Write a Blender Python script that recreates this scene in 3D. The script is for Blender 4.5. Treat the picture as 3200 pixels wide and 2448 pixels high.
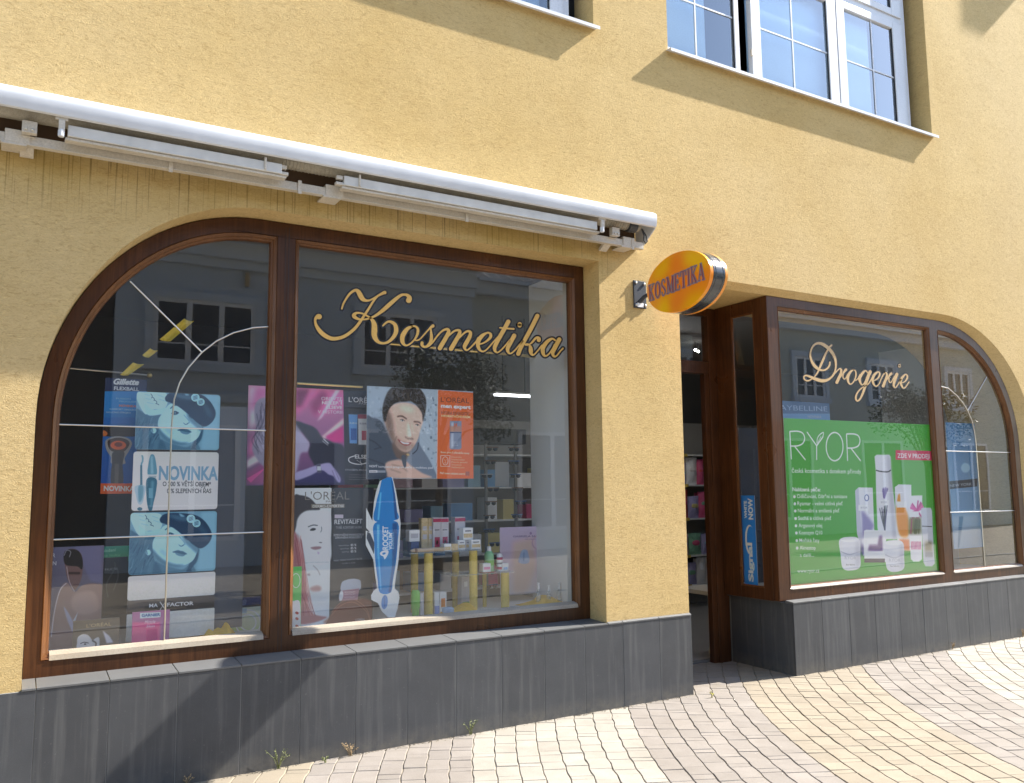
import bpy, bmesh, math, random
import numpy as np
from mathutils import Matrix, Vector
random.seed(7); rng = np.random.default_rng(7)
for o in list(bpy.data.objects): bpy.data.objects.remove(o)
sc = bpy.context.scene
COL = sc.collection

# ------------------------------------------------------------------ camera
FPX, YAW, PITCH, ROLL, EYE = 2630.18, 0.53056214, 0.1125742, -0.01060039, 1.6
def camera_axes():
    fw = np.array([math.sin(YAW)*math.cos(PITCH), math.cos(YAW)*math.cos(PITCH), math.sin(PITCH)])
    r = np.array([math.cos(YAW), -math.sin(YAW), 0.0]); u = np.cross(r, fw)
    return r*math.cos(ROLL)+u*math.sin(ROLL), -r*math.sin(ROLL)+u*math.cos(ROLL), fw
AR, AU, AF = camera_axes()
cam = bpy.data.objects.new('camera', bpy.data.cameras.new('camera'))
COL.objects.link(cam)
M = Matrix.Identity(4)
for i in range(3):
    M[i][0], M[i][1], M[i][2] = AR[i], AU[i], -AF[i]
M[2][3] = EYE
cam.matrix_world = M
cam.data.sensor_width = 36; cam.data.sensor_fit = 'HORIZONTAL'
cam.data.lens = FPX/3200*36
cam.data.clip_start = .05; cam.data.clip_end = 400
sc.camera = cam

# ------------------------------------------------------------------ light
SUN = Vector((6.0, -1.0, 5.3)).normalized()
EL = math.asin(SUN.z); AZ = math.atan2(SUN.x, SUN.y)
world = bpy.data.worlds.new('World'); sc.world = world; world.use_nodes = True
wn = world.node_tree.nodes; wl = world.node_tree.links
sky = wn.new('ShaderNodeTexSky'); sky.sky_type = 'NISHITA'; sky.sun_disc = False
sky.sun_elevation = EL; sky.sun_rotation = AZ
sky.air_density = 1.0; sky.dust_density = .5; sky.ozone_density = 1.0
wl.new(sky.outputs[0], wn['Background'].inputs[0]); wn['Background'].inputs[1].default_value = .145
sun = bpy.data.objects.new('sun', bpy.data.lights.new('sun', 'SUN')); COL.objects.link(sun)
sun.data.energy = 5.0; sun.data.angle = math.radians(.53); sun.data.color = (1, .95, .87)
sun.rotation_euler = (-SUN).to_track_quat('-Z', 'Y').to_euler()
sun.location = (6, -2, 12)
sc.view_settings.view_transform = 'Standard'; sc.view_settings.look = 'None'
sc.view_settings.exposure = EXPOSURE = 1.45
sc.view_settings.gamma = 1; sc.view_settings.use_curve_mapping = False
sc.render.engine = 'CYCLES'
sc.cycles.max_bounces = 7; sc.cycles.diffuse_bounces = 4; sc.cycles.glossy_bounces = 3; sc.cycles.transparent_max_bounces = 24

# ------------------------------------------------------------------ survey: a sight line of the photograph meets a real plane
def ray(px, py): return AF + AR*(px-1600)/FPX - AU*(py-1224)/FPX
def on_y(px, py, Y):
    d = ray(px, py); t = Y/d[1]; return np.array([d[0]*t, Y, EYE+d[2]*t])
def on_x(px, py, X):
    d = ray(px, py); t = X/d[0]; return np.array([X, d[1]*t, EYE+d[2]*t])
def on_z(px, py, Z=0):
    d = ray(px, py); t = (Z-EYE)/d[2]; return np.array([d[0]*t, d[1]*t, Z])
def seen(P):
    v = np.array(P)-np.array([0, 0, EYE]); z = v@AF
    return 1600+FPX*(v@AR)/z, 1224-FPX*(v@AU)/z, z

# ------------------------------------------------------------------ object helpers
def tag(o, label=None, cat=None, group=None, kind=None):
    if label: o['label'] = label
    if cat: o['category'] = cat
    if group: o['group'] = group
    if kind: o['kind'] = kind
    return o
def thing(name, label, cat, loc=(0, 0, 0), group=None):
    o = bpy.data.objects.new(name, None); COL.objects.link(o)
    o.location = loc; o.empty_display_size = .1
    return tag(o, label, cat, group)
def sub(name, parent):
    o = bpy.data.objects.new(name, None); COL.objects.link(o); o.parent = parent
    o.empty_display_size = .1
    return o
def world_of(o):
    p = Vector((0, 0, 0))
    while o is not None:
        p += o.location; o = o.parent
    return p
def link(name, me, parent=None, mat=None):
    """meshes are written in world metres; the parent's place is taken off again"""
    o = bpy.data.objects.new(name, me); COL.objects.link(o)
    if mat: me.materials.append(mat)
    if parent is not None:
        o.parent = parent; o.location = -world_of(parent)
    return o
class MB:
    def __init__(s): s.v = []; s.f = []; s.m = []
    def add(s, vs, fs, mi=0):
        n = len(s.v); s.v += [tuple(map(float, p)) for p in vs]
        s.f += [tuple(n+i for i in f) for f in fs]; s.m += [mi]*len(fs); return s
    def box(s, x0, x1, y0, y1, z0, z1, mi=0):
        return s.add([(x0, y0, z0), (x1, y0, z0), (x1, y1, z0), (x0, y1, z0), (x0, y0, z1), (x1, y0, z1), (x1, y1, z1), (x0, y1, z1)],
                     [(0, 3, 2, 1), (4, 5, 6, 7), (0, 1, 5, 4), (1, 2, 6, 5), (2, 3, 7, 6), (3, 0, 4, 7)], mi)
    def prism(s, poly, fa, fb, mi=0):
        """poly: 2-d outline, fa/fb: 2-d -> 3-d for the two ends"""
        n = len(poly)
        s.add([fa(*p) for p in poly]+[fb(*p) for p in poly],
              [tuple(range(n)), tuple(range(2*n-1, n-1, -1))]+[(i, i+n, (i+1) % n+n, (i+1) % n) for i in range(n)], mi)
        return s
    def tube(s, pts, r, n=8, mi=0, cap=True):
        pts = [Vector(p) for p in pts]; k = len(pts)
        rr = r if isinstance(r, (list, tuple)) else [r]*k
        vs = []; fs = []; up = None
        for i, p in enumerate(pts):
            t = (pts[min(i+1, k-1)]-pts[max(i-1, 0)]).normalized()
            if up is None:
                up = Vector((0, 0, 1)) if abs(t.z) < .9 else Vector((1, 0, 0))
            a = t.cross(up).normalized(); b = a.cross(t).normalized(); up = b
            for j in range(n):
                q = 2*math.pi*j/n
                vs.append(p+a*math.cos(q)*rr[i]+b*math.sin(q)*rr[i])
        for i in range(k-1):
            for j in range(n):
                fs.append((i*n+j, i*n+(j+1) % n, (i+1)*n+(j+1) % n, (i+1)*n+j))
        if cap: fs += [tuple(range(n-1, -1, -1)), tuple(range((k-1)*n, k*n))]
        return s.add(vs, fs, mi)
    def lathe(s, prof, c, axis='z', n=20, mi=0):
        vs = []; fs = []
        for r, h in prof:
            for j in range(n):
                q = 2*math.pi*j/n; a, b = r*math.cos(q), r*math.sin(q)
                vs.append((c[0]+a, c[1]+b, c[2]+h) if axis == 'z' else (c[0]+h, c[1]+a, c[2]+b) if axis == 'x' else (c[0]+a, c[1]+h, c[2]+b))
        k = len(prof)
        for i in range(k-1):
            for j in range(n): fs.append((i*n+j, i*n+(j+1) % n, (i+1)*n+(j+1) % n, (i+1)*n+j))
        fs += [tuple(range(n)), tuple(range((k-1)*n, k*n))]
        return s.add(vs, fs, mi)
    def ball(s, c, r, n=8, m=5, mi=0, sc=(1, 1, 1)):
        prof = [(max(math.sin(math.pi*i/m), .02)*r, -math.cos(math.pi*i/m)*r) for i in range(m+1)]
        k0 = len(s.v); s.lathe(prof, (0, 0, 0), 'z', n, mi)
        for i in range(k0, len(s.v)):
            x, y, z = s.v[i]; s.v[i] = (c[0]+x*sc[0], c[1]+y*sc[1], c[2]+z*sc[2])
        return s
    def build(s, name, mat, parent=None, smooth=False, bevel=0, recalc=True):
        me = bpy.data.meshes.new(name); me.from_pydata(s.v, [], s.f)
        mats = mat if isinstance(mat, (list, tuple)) else [mat]
        for x in mats: me.materials.append(x)
        if len(mats) > 1: me.polygons.foreach_set('material_index', s.m)
        if recalc:
            b = bmesh.new(); b.from_mesh(me); bmesh.ops.recalc_face_normals(b, faces=b.faces); b.to_mesh(me); b.free()
        if smooth: me.polygons.foreach_set('use_smooth', [True]*len(me.polygons))
        me.update()
        o = link(name, me, parent)
        if bevel:
            m = o.modifiers.new('bevel', 'BEVEL'); m.width = bevel; m.segments = 2; m.limit_method = 'ANGLE'
        return o
def autosmooth(o, ang=40):
    me = o.data; b = bmesh.new(); b.from_mesh(me)
    for f in b.faces: f.smooth = True
    for e in b.edges:
        if len(e.link_faces) == 2 and e.calc_face_angle(0) > math.radians(ang): e.smooth = False
    b.to_mesh(me); b.free(); return o
def plate(name, outlines, y, thick, mat, parent=None, bevel=0):
    """a flat plate in the x-z plane with holes, front at y, body behind it"""
    cu = bpy.data.curves.new('outline', 'CURVE'); cu.dimensions = '2D'; cu.fill_mode = 'BOTH'
    cu.extrude = thick/2 if thick else 0
    for ol in outlines:
        sp = cu.splines.new('POLY'); sp.points.add(len(ol)-1); sp.use_cyclic_u = True
        for p, q in zip(sp.points, ol): p.co = (q[0], q[1], 0, 1)
    t = bpy.data.objects.new('t', cu); COL.objects.link(t)
    bpy.context.view_layer.update()
    me = bpy.data.meshes.new_from_object(t.evaluated_get(bpy.context.evaluated_depsgraph_get()))
    bpy.data.objects.remove(t)
    me.transform(Matrix(((1, 0, 0, 0), (0, 0, -1, y+(thick/2 if thick else 0)), (0, 1, 0, 0), (0, 0, 0, 1))))
    b = bmesh.new(); b.from_mesh(me); bmesh.ops.remove_doubles(b, verts=b.verts, dist=1e-5)
    bmesh.ops.recalc_face_normals(b, faces=b.faces)
    b.to_mesh(me); b.free()
    me.name = name; me.materials.clear(); me.materials.append(mat)
    o = link(name, me, parent)
    if bevel:
        m = o.modifiers.new('bevel', 'BEVEL'); m.width = bevel; m.segments = 2; m.limit_method = 'ANGLE'
    return o
def inset(path, d):
    """inset a closed counter-clockwise outline"""
    n = len(path); out = []
    for i in range(n):
        p0, p1, p2 = path[i-1], path[i], path[(i+1) % n]
        e1 = Vector((p1[0]-p0[0], p1[1]-p0[1])).normalized(); e2 = Vector((p2[0]-p1[0], p2[1]-p1[1])).normalized()
        n1 = Vector((-e1.y, e1.x)); n2 = Vector((-e2.y, e2.x)); m = (n1+n2)
        m = m/max(m.dot(n1), .3)
        out.append((p1[0]+m.x*d, p1[1]+m.y*d))
    return out
def moulding(name, path, stations, mat, parent=None):
    """a bead running round a pane: stations are (inset, y)"""
    mb = MB(); n = len(path); vs = []
    for d, y in stations: vs += [(q[0], y, q[1]) for q in inset(path, d)]
    fs = []
    for k in range(len(stations)-1):
        for i in range(n): fs.append((k*n+i, k*n+(i+1) % n, (k+1)*n+(i+1) % n, (k+1)*n+i))
    mb.add(vs, fs)
    return mb.build(name, mat, parent, recalc=True)
def arch(cx, cz, rx, rz, side, n=22):
    """quarter ellipse from the springing up to the crown"""
    r = [(cx+side*rx*math.cos(t), cz+rz*math.sin(t)) for t in np.linspace(0, math.pi/2, n)]
    return r

# ------------------------------------------------------------------ materials
def principled(name, col, rough=.6, metal=0, spec=None, coat=0, emit=None, es=0, alpha=None):
    m = bpy.data.materials.new(name); m.use_nodes = True
    b = m.node_tree.nodes['Principled BSDF']
    b.inputs['Base Color'].default_value = (*col, 1); b.inputs['Roughness'].default_value = rough
    b.inputs['Metallic'].default_value = metal
    if spec is not None: b.inputs['Specular IOR Level'].default_value = spec
    if coat: b.inputs['Coat Weight'].default_value = coat; b.inputs['Coat Roughness'].default_value = .12
    if emit: b.inputs['Emission Color'].default_value = (*emit, 1); b.inputs['Emission Strength'].default_value = es
    return m
class N:
    def __init__(s, m): s.m = m; s.t = m.node_tree; s.b = s.t.nodes['Principled BSDF']; s.co = s.t.nodes.new('ShaderNodeNewGeometry').outputs['Position']
    def n(s, k, **kw):
        x = s.t.nodes.new(k)
        for a, v in kw.items():
            if a.startswith('i_'):
                x.inputs[int(a[2:]) if a[2:].isdigit() else a[2:].replace('_', ' ')].default_value = v
            else: setattr(x, a, v)
        return x
    def l(s, a, b): s.t.links.new(a, b)
    def mapped(s, scale, rot=(0, 0, 0), src=None):
        x = s.n('ShaderNodeMapping'); x.inputs['Scale'].default_value = scale; x.inputs['Rotation'].default_value = rot
        s.l(src or s.co, x.inputs['Vector']); return x.outputs[0]
    def noise(s, scale, detail=4, rough=.55, dist=0, src=None):
        x = s.n('ShaderNodeTexNoise'); x.inputs['Scale'].default_value = scale; x.inputs['Detail'].default_value = detail
        x.inputs['Roughness'].default_value = rough; x.inputs['Distortion'].default_value = dist
        s.l(src or s.co, x.inputs['Vector']); return x.outputs[0]
    def ramp(s, fac, stops):
        x = s.n('ShaderNodeValToRGB'); r = x.color_ramp
        while len(r.elements) < len(stops): r.elements.new(.5)
        for e, (p, c) in zip(r.elements, stops):
            e.position = p; e.color = (*c, 1) if not np.isscalar(c) else (c, c, c, 1)
        s.l(fac, x.inputs[0]); return x.outputs[0]
    def mix(s, fac, a, b, mode='MIX'):
        x = s.n('ShaderNodeMix', data_type='RGBA', blend_type=mode)
        if np.isscalar(fac): x.inputs[0].default_value = fac
        else: s.l(fac, x.inputs[0])
        for i, q in ((6, a), (7, b)):
            if isinstance(q, tuple): x.inputs[i].default_value = (*q, 1)
            else: s.l(q, x.inputs[i])
        return x.outputs[2]
    def math(s, op, a, b=0.0, c=None, clamp=False):
        x = s.n('ShaderNodeMath', operation=op, use_clamp=clamp)
        for i, q in enumerate((a, b) if c is None else (a, b, c)):
            if np.isscalar(q): x.inputs[i].default_value = q
            else: s.l(q, x.inputs[i])
        return x.outputs[0]
    def xyz(s):
        x = s.n('ShaderNodeSeparateXYZ'); s.l(s.co, x.inputs[0]); return x.outputs
    def bump(s, h, strength, dist, prev=None):
        x = s.n('ShaderNodeBump'); x.inputs['Strength'].default_value = strength; x.inputs['Distance'].default_value = dist
        s.l(h, x.inputs['Height'])
        if prev is not None: s.l(prev, x.inputs['Normal'])
        s.l(x.outputs[0], s.b.inputs['Normal']); return x.outputs[0]
    def color(s, c): s.l(c, s.b.inputs['Base Color'])
    def rough(s, c): s.l(c, s.b.inputs['Roughness'])

def mat_stucco():
    m = principled('stucco', (.6, .4, .15), .92, spec=.2); q = N(m)
    x, y, z = q.xyz()
    big = q.noise(.9, 4, .6)
    c = q.ramp(big, [(.3, STUCCO_A), (.7, STUCCO_B)])
    hue = q.noise(.35, 3, .6)
    c = q.mix(q.ramp(hue, [(.40, .0), (.62, .55)]), c, (.60, .455, .24))
    trw = q.noise(1.0, 4, .7, .8, q.mapped((1.5, 1.5, 4.5)))
    c = q.mix(q.ramp(trw, [(.50, .0), (.70, .22)]), c, (.40, .27, .10))
    mid = q.noise(1.0, 4, .7, 2.2, q.mapped((13, 13, 36)))
    c = q.mix(q.ramp(mid, [(.52, 0.0), (.66, .45)]), c, (.34, .22, .08))
    fine = q.noise(1.0, 3, .7, 1.5, q.mapped((38, 38, 80)))
    c = q.mix(q.ramp(fine, [(.50, 0.0), (.68, .38)]), c, (.36, .235, .085))
    c = q.mix(q.ramp(fine, [(.30, .35), (.42, 0.0)]), c, (.80, .62, .26))
    # drip stains below the awning, on the outer face only
    face = q.math('LESS_THAN', y, WALLFACE)
    st = q.noise(1.0, 3, .6, 0, q.mapped((75, 1, .9)))
    st = q.ramp(st, [(.57, 0.0), (.61, 1.0)])
    lo = q.math('MULTIPLY', q.math('SUBTRACT', z, 3.08), 3.5, clamp=True)
    fr = q.math('MULTIPLY', q.math('MULTIPLY', q.math('SUBTRACT', 4.02, x), 3, clamp=True), face)
    hi = q.math('MULTIPLY', q.math('SUBTRACT', 3.60, z), 20, clamp=True)
    fr = q.math('MULTIPLY', q.math('MULTIPLY', lo, hi), fr)
    c = q.mix(q.math('MULTIPLY', q.math('MULTIPLY', fr, st), .62), c, (.09, .07, .03))
    dirt = q.math('MULTIPLY', fr, q.ramp(q.noise(2.2, 3), [(.30, .05), (.65, .5)]))
    c = q.mix(dirt, c, (.38, .25, .045))
    sp = q.noise(1.0, 2, .5, 0, q.mapped((3, 3, 1.2)))
    c = q.mix(q.ramp(sp, [(.62, 0.0), (.8, .16)]), c, (.40, .28, .11))
    q.color(c)
    # worm-like scratches of the rubbed render
    w = q.noise(1.0, 3, .6, 3.0, q.mapped((16, 16, 38)))
    r = q.math('ABSOLUTE', q.math('SUBTRACT', w, .5)); r = q.ramp(r, [(0, 0.0), (.08, 1.0)])
    b1 = q.bump(r, .48, .0038)
    w3 = q.noise(1.0, 2, .6, 2.0, q.mapped((34, 34, 70)))
    b1 = q.bump(w3, .38, .003, b1)
    g = q.noise(210, 2, .6)
    b2 = q.bump(g, .2, .002, b1)
    lump = q.noise(9, 3, .6)
    q.bump(lump, .25, .01, b2)
    return m
def mat_wood(name, a, b, rough=.32, vertical=True):
    m = principled(name, a, rough, spec=.32); q = N(m)
    sc_ = (60, 60, 2.5) if vertical else (2.5, 60, 60)
    n1 = q.noise(1.0, 4, .6, .6, q.mapped(sc_)); n2 = q.noise(3.0, 3, .5)
    c = q.ramp(n1, [(.3, a), (.7, b)])
    c = q.mix(q.ramp(n2, [(.35, 0.0), (.7, .5)]), c, tuple(.5*t for t in a))
    q.color(c); q.bump(n1, .15, .001); q.rough(q.ramp(n2, [(.3, rough-.06), (.7, rough+.12)]))
    return m
def mat_noisy(name, a, b, scale=8, rough=.6, bump=.2, bd=.002, spec=.5, metal=0, fine=120, island=0.0, coat=0):
    m = principled(name, a, rough, metal, spec, coat); q = N(m)
    c = q.ramp(q.noise(scale, 4, .6), [(.3, a), (.7, b)])
    f = q.noise(fine, 2, .6)
    c = q.mix(.25, c, q.ramp(f, [(.3, .55*np.array(a)), (.7, np.minimum(1, 1.25*np.array(b)))]))
    if island:
        g = q.t.nodes.new('ShaderNodeNewGeometry').outputs['Random Per Island']
        oi = q.t.nodes.new('ShaderNodeObjectInfo').outputs['Random']
        rr = q.math('FRACT', q.math('ADD', g, oi))
        k = q.ramp(rr, [(0, 1-island), (1, 1.0)])
        c = q.mix(1.0, c, k, 'MULTIPLY')
    q.color(c)
    if bump: q.bump(f, bump, bd)
    return m
def mat_glass(name, tint=(.95, .96, .965), gain=2.0, ior=1.5, dust_veil=.015):
    m = bpy.data.materials.new(name); m.use_nodes = True; t = m.node_tree; t.nodes.clear()
    out = t.nodes.new('ShaderNodeOutputMaterial'); mx = t.nodes.new('ShaderNodeMixShader')
    tr = t.nodes.new('ShaderNodeBsdfTransparent'); gl = t.nodes.new('ShaderNodeBsdfGlossy'); gl.inputs['Roughness'].default_value = .004
    fr = t.nodes.new('ShaderNodeFresnel'); fr.inputs[0].default_value = ior
    # the same reflectance from both sides of the pane
    gf = t.nodes.new('ShaderNodeNewGeometry'); bi = t.nodes.new('ShaderNodeMath'); bi.operation = 'MULTIPLY_ADD'
    bi.inputs[1].default_value = 1/ior-ior; bi.inputs[2].default_value = ior
    t.links.new(gf.outputs['Backfacing'], bi.inputs[0]); t.links.new(bi.outputs[0], fr.inputs[0])
    mu = t.nodes.new('ShaderNodeMath'); mu.operation = 'MULTIPLY'; mu.inputs[1].default_value = gain; mu.use_clamp = True
    tr.inputs[0].default_value = (*tint, 1); gl.inputs[0].default_value = (.97, .98, 1, 1)
    co = t.nodes.new('ShaderNodeNewGeometry'); no = t.nodes.new('ShaderNodeTexNoise'); no.inputs['Scale'].default_value = 1.6
    no.inputs['Detail'].default_value = 1; bu = t.nodes.new('ShaderNodeBump'); bu.inputs['Strength'].default_value = .02; bu.inputs['Distance'].default_value = .02
    t.links.new(co.outputs['Position'], no.inputs['Vector']); t.links.new(no.outputs[0], bu.inputs['Height']); t.links.new(bu.outputs[0], gl.inputs['Normal'])
    t.links.new(fr.outputs[0], mu.inputs[0]); t.links.new(mu.outputs[0], mx.inputs[0])
    t.links.new(tr.outputs[0], mx.inputs[1]); t.links.new(gl.outputs[0], mx.inputs[2])
    # thin dust film, its grey also painting haze over the dark panes
    df = t.nodes.new('ShaderNodeBsdfDiffuse'); df.inputs[0].default_value = (.5, .5, .5, 1)
    m2 = t.nodes.new('ShaderNodeMixShader'); m2.inputs[0].default_value = dust_veil
    t.links.new(mx.outputs[0], m2.inputs[1]); t.links.new(df.outputs[0], m2.inputs[2])
    t.links.new(m2.outputs[0], out.inputs[0])
    return m
WALLFACE = 5.0862
STUCCO_A = (.535, .372, .148); STUCCO_B = (.62, .452, .205)
STUCCO = mat_stucco()
WOOD = mat_wood('brown_wood', (.046, .017, .007), (.105, .041, .015))
WOOD_H = mat_wood('brown_wood_rail', (.046, .017, .007), (.105, .041, .015), vertical=False)
BEAD = mat_wood('brown_bead', (.10, .038, .012), (.185, .076, .024))
TILE = mat_noisy('anthracite_tile', (.055, .058, .064), (.075, .078, .084), 5, .5, .25, .0012, .5, fine=260, island=.2)
LEDGE = mat_noisy('sunlit_tile_top', (.11, .112, .112), (.14, .14, .138), 5, .5, .2, .001, .5, fine=260, island=.15)  # paler copy of the tile, sunlight on the ledge put into its colour
GROUT = principled('grout', (.20, .20, .19), .9)
def weather(m, kind):
    q = N(m); src = q.b.inputs['Base Color'].links[0].from_socket; x, y, z = q.xyz()
    if kind == 'tile':
        st = q.ramp(q.noise(1.0, 4, .6, 0, q.mapped((26, 26, 1.3))), [(.50, 0.0), (.72, .5)])
        c = q.mix(st, src, (.13, .13, .128))
        low = q.math('MULTIPLY', q.math('SUBTRACT', .11, z), 9, clamp=True)
        c = q.mix(q.math('MULTIPLY', low, q.ramp(q.noise(14, 4, .7), [(.35, .1), (.65, .75)])), c, (.15, .135, .11))
        c = q.mix(q.ramp(q.noise(55, 3, .7), [(.66, 0.0), (.72, .45)]), c, (.16, .155, .15))
    else:
        c = q.mix(q.ramp(q.noise(1.7, 5, .65), [(.45, 0.0), (.72, .38)]), src, (.17, .145, .115))
        c = q.mix(q.ramp(q.noise(24, 3, .6), [(.66, 0.0), (.74, .35)]), c, (.13, .11, .09))
        near = q.math('MULTIPLY', q.math('SUBTRACT', y, 4.93), 7, clamp=True)
        c = q.mix(q.math('MULTIPLY', near, q.ramp(q.noise(9, 4, .7), [(.4, 0.0), (.62, .45)])), c, (.17, .14, .095))
    q.color(c)
weather(TILE, 'tile')
GLASS = mat_glass('shop_glass'); GLASS2 = mat_glass('upper_glass', gain=3.8, dust_veil=.0)
PVC = mat_noisy('white_frame', (.58, .59, .61), (.64, .65, .67), 3, .35, .03, .001)
WHITE_METAL = mat_noisy('white_lacquered_metal', (.60, .615, .64), (.65, .665, .69), 1.2, .42, 0, .001, fine=3)
DRIP = mat_noisy('pale_sill_rail', (.30, .25, .19), (.38, .33, .26), 6, .35, .05, .001)
ARM_METAL = mat_noisy('off_white_arm', (.56, .55, .51), (.62, .60, .56), 3, .42, .02, .001, fine=8)
CREAM_METAL = mat_noisy('aged_cream_metal', (.48, .43, .35), (.60, .55, .47), 6, .45, .08, .001)
STEEL = principled('brushed_steel', (.62, .58, .50), .3, 1)
BRASS = principled('brass', (.75, .56, .22), .3, 1)
DARK = principled('dark_rubber', (.02, .02, .022), .6)
BLACK_METAL = mat_noisy('dark_grey_metal', (.03, .035, .045), (.045, .05, .06), 10, .75, .1, .001)
# ------------------------------------------------------------------ the building
FY, G = 5.285, 5.335          # frame face and glass of the left shop window
F2, G2 = 5.15, 5.19           # the same for the right one
WY = 5.085                    # face of the render
house = thing('yellow_building', 'yellow rendered shop building with brown framed windows and dark tiled plinth', 'building', (4.5, 5.085, 0))
# openings (outlines counter-clockwise seen from the street: x right, z up)
la = arch(1.25, 1.98, 1.18, 1.33, -1)
OPEN1 = [(.07, .6), (3.764, .6), (3.764, 3.31)]+la[::-1]
ra = arch(8.1, 2.0, 1.52, 1.31, 1)
OPEN2 = [(4.558, -.05), (10.2, -.05)]
OPEN2 = [(4.558, -.05), (9.62, -.05)]+ra+[(4.558, 3.31)]
UZ = 5.215
wall = plate('wall', [[(-6, -.05), (14, -.05), (14, 13), (-6, 13)], OPEN1, OPEN2[:2]+OPEN2[2:],
                      [(4.53, UZ), (8.144, UZ), (8.144, 7.25), (4.53, 7.25)],
                      [(.35, UZ-.02), (3.765, UZ-.02), (3.765, 7.25), (.35, 7.25)]], WY, 0, STUCCO, house)
rv = MB()
def reveal(p1, y1, p2, y2):
    n = len(p1); rv.add([(a, y1, b) for a, b in p1]+[(a, y2, b) for a, b in p2], [(i, (i+1) % n, n+(i+1) % n, n+i) for i in range(n)])
reveal(OPEN1, WY, OPEN1, FY+.11)
ra2 = arch(8.1, 2.0, 1.352, 1.257, 1)
OPEN2B = [(4.558, -.05), (9.452, -.05)]+ra2+[(4.558, 3.257)]
reveal(OPEN2, WY, OPEN2B, F2); reveal(OPEN2B, F2, OPEN2B, 5.93)
for x0, x1, z0 in ((4.53, 8.144, UZ), (.35, 3.765, UZ-.02)):
    r = [(x0, z0), (x1, z0), (x1, 7.25), (x0, 7.25)]; reveal(r, WY, r, 5.34)
ro = rv.build('window_reveal', STUCCO, house)
me = ro.data
# the pillar between window and door, and the shop walls behind the render
mb = MB()
mb.box(3.79, 4.55, 5.30, 5.96, -.02, 3.32)
mb.build('pillar', principled('inner_plaster', (.62, .62, .60), .9), house)

# ------------------------------------------------------------------ plinth of dark tiles
pl = sub('plinth', house)
PLZ = .603
mb = MB()
mb.box(-6, 4.553, 5.0722, 5.40, -.03, PLZ-.012)
mb.box(5.712, 11.5, 5.0722, 5.9, -.03, PLZ-.012)
g = mb.build('tile_bed', GROUT, pl)
def tile_row(x0, x1, pitch, depth, phase, front=True):
    k = math.floor((x0-phase)/pitch)
    x = phase+k*pitch
    while x < x1:
        a, b = max(x, x0)+.0022, min(x+pitch, x1)-.0022
        if b-a > .02:
            if front: MB().box(a, b, 5.0700+random.uniform(-.0007, .0007), 5.082, -.04, PLZ-.0125).build('tile', TILE, pl, bevel=.0012)
            if depth:
                zt = .010
                MB().add([(a, 5.0665, PLZ-.011), (b, 5.0665, PLZ-.011), (b, 5.0665, PLZ), (a, 5.0665, PLZ),
                          (a, 5.07+depth, PLZ-.011), (b, 5.07+depth, PLZ-.011), (b, 5.07+depth, PLZ+zt), (a, 5.07+depth, PLZ+zt)],
                         [(0, 1, 2, 3), (4, 7, 6, 5), (3, 2, 6, 7), (0, 4, 5, 1), (0, 3, 7, 4), (1, 5, 6, 2)]).build('tile', LEDGE, pl, bevel=.0012)
        x += pitch
tile_row(-3.2, 4.565, .342, 0, .136)
tile_row(.07, 3.764, .342, .225, .136, False)
tile_row(3.764, 4.565, .342, .018, .136, False)
tile_row(5.70, 11.4, .3525, .085, 5.70)
for a, b in ((5.085, 5.44), (5.444, 5.795)):           # the door side of the right plinth
    MB().box(5.7, 5.711, a, b, -.04, PLZ-.0125).build('tile', TILE, pl, bevel=.0012)
    MB().box(5.655, 5.735, a+.07*(a < 5.2), b, PLZ-.011, PLZ).build('tile', TILE, pl, bevel=.0012)
mb = MB().box(4.552, 4.563, 5.085, 5.9, -.04, PLZ-.0125).build('tile', TILE, pl, bevel=.0012)
# render return of the pillar towards the door
MB().box(4.535, 4.5575, 5.0852, 5.93, PLZ, 3.3).build('pillar_return', STUCCO, house)

# ------------------------------------------------------------------ left shop window
w1 = sub('shop_window', house)
fl = arch(1.25, 1.98, 1.175, 1.325, -1)
OUT1 = [(.075, PLZ+.008), (3.760, PLZ+.008), (3.760, 3.305)]+fl[::-1]
pa = [p for p in arch(1.25, 1.98, 1.098, 1.232, -1, 26)]
PANE_L = [(.152, .697), (1.372, .697), (1.372, 3.212)]+pa[::-1]
PANE_R = [(1.487, .705), (3.676, .705), (3.676, 3.212), (1.487, 3.212)]
plate('window_frame', [OUT1, PANE_L, PANE_R], FY, .085, WOOD, w1, bevel=.004)
st = [(0, FY+.004), (.006, FY-.004), (.013, FY+.002), (.022, FY+.010), (.026, FY+.020), (.036, FY+.026), (.040, G-.003), (.040, G+.02)]
moulding('glazing_bead', PANE_L, st, BEAD, w1); moulding('glazing_bead', PANE_R, [(a*.85, b) for a, b in st], BEAD, w1)
MB().box(1.422, 1.4245, FY-.0012, FY+.01, .62, 3.28).box(1.4425, 1.446, FY-.0012, FY+.01, .62, 3.28).build('mullion_groove', DARK, w1)
MB().prism([(FY-.006, .697), (FY+.002, .724), (G-.004, .742), (G-.004, .70)], lambda a, b: (.196, a, b), lambda a, b: (1.335, a, b)).build('sill_rail', DRIP, w1)
MB().prism([(FY-.006, .703), (FY+.002, .728), (G-.004, .745), (G-.004, .706)], lambda a, b: (1.512, a, b), lambda a, b: (3.650, a, b)).build('sill_rail', DRIP, w1)
def glass(name, path, y, mat, parent):
    mb = MB(); mb.add([(a, y, b) for a, b in path], [tuple(range(len(path)))])
    return mb.build(name, mat, parent, recalc=False)
glass('glass_pane', inset(PANE_L, .036), G, GLASS, w1); glass('glass_pane', inset(PANE_R, .03), G, GLASS, w1)
GM = G-.006
def bar(pts, r=.0048, parent=w1): return autosmooth(MB().tube(pts, r, 8).build('glazing_bar', STEEL, parent))
c3 = lambda l, y: [on_y(*p, y) for p in l]
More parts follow.
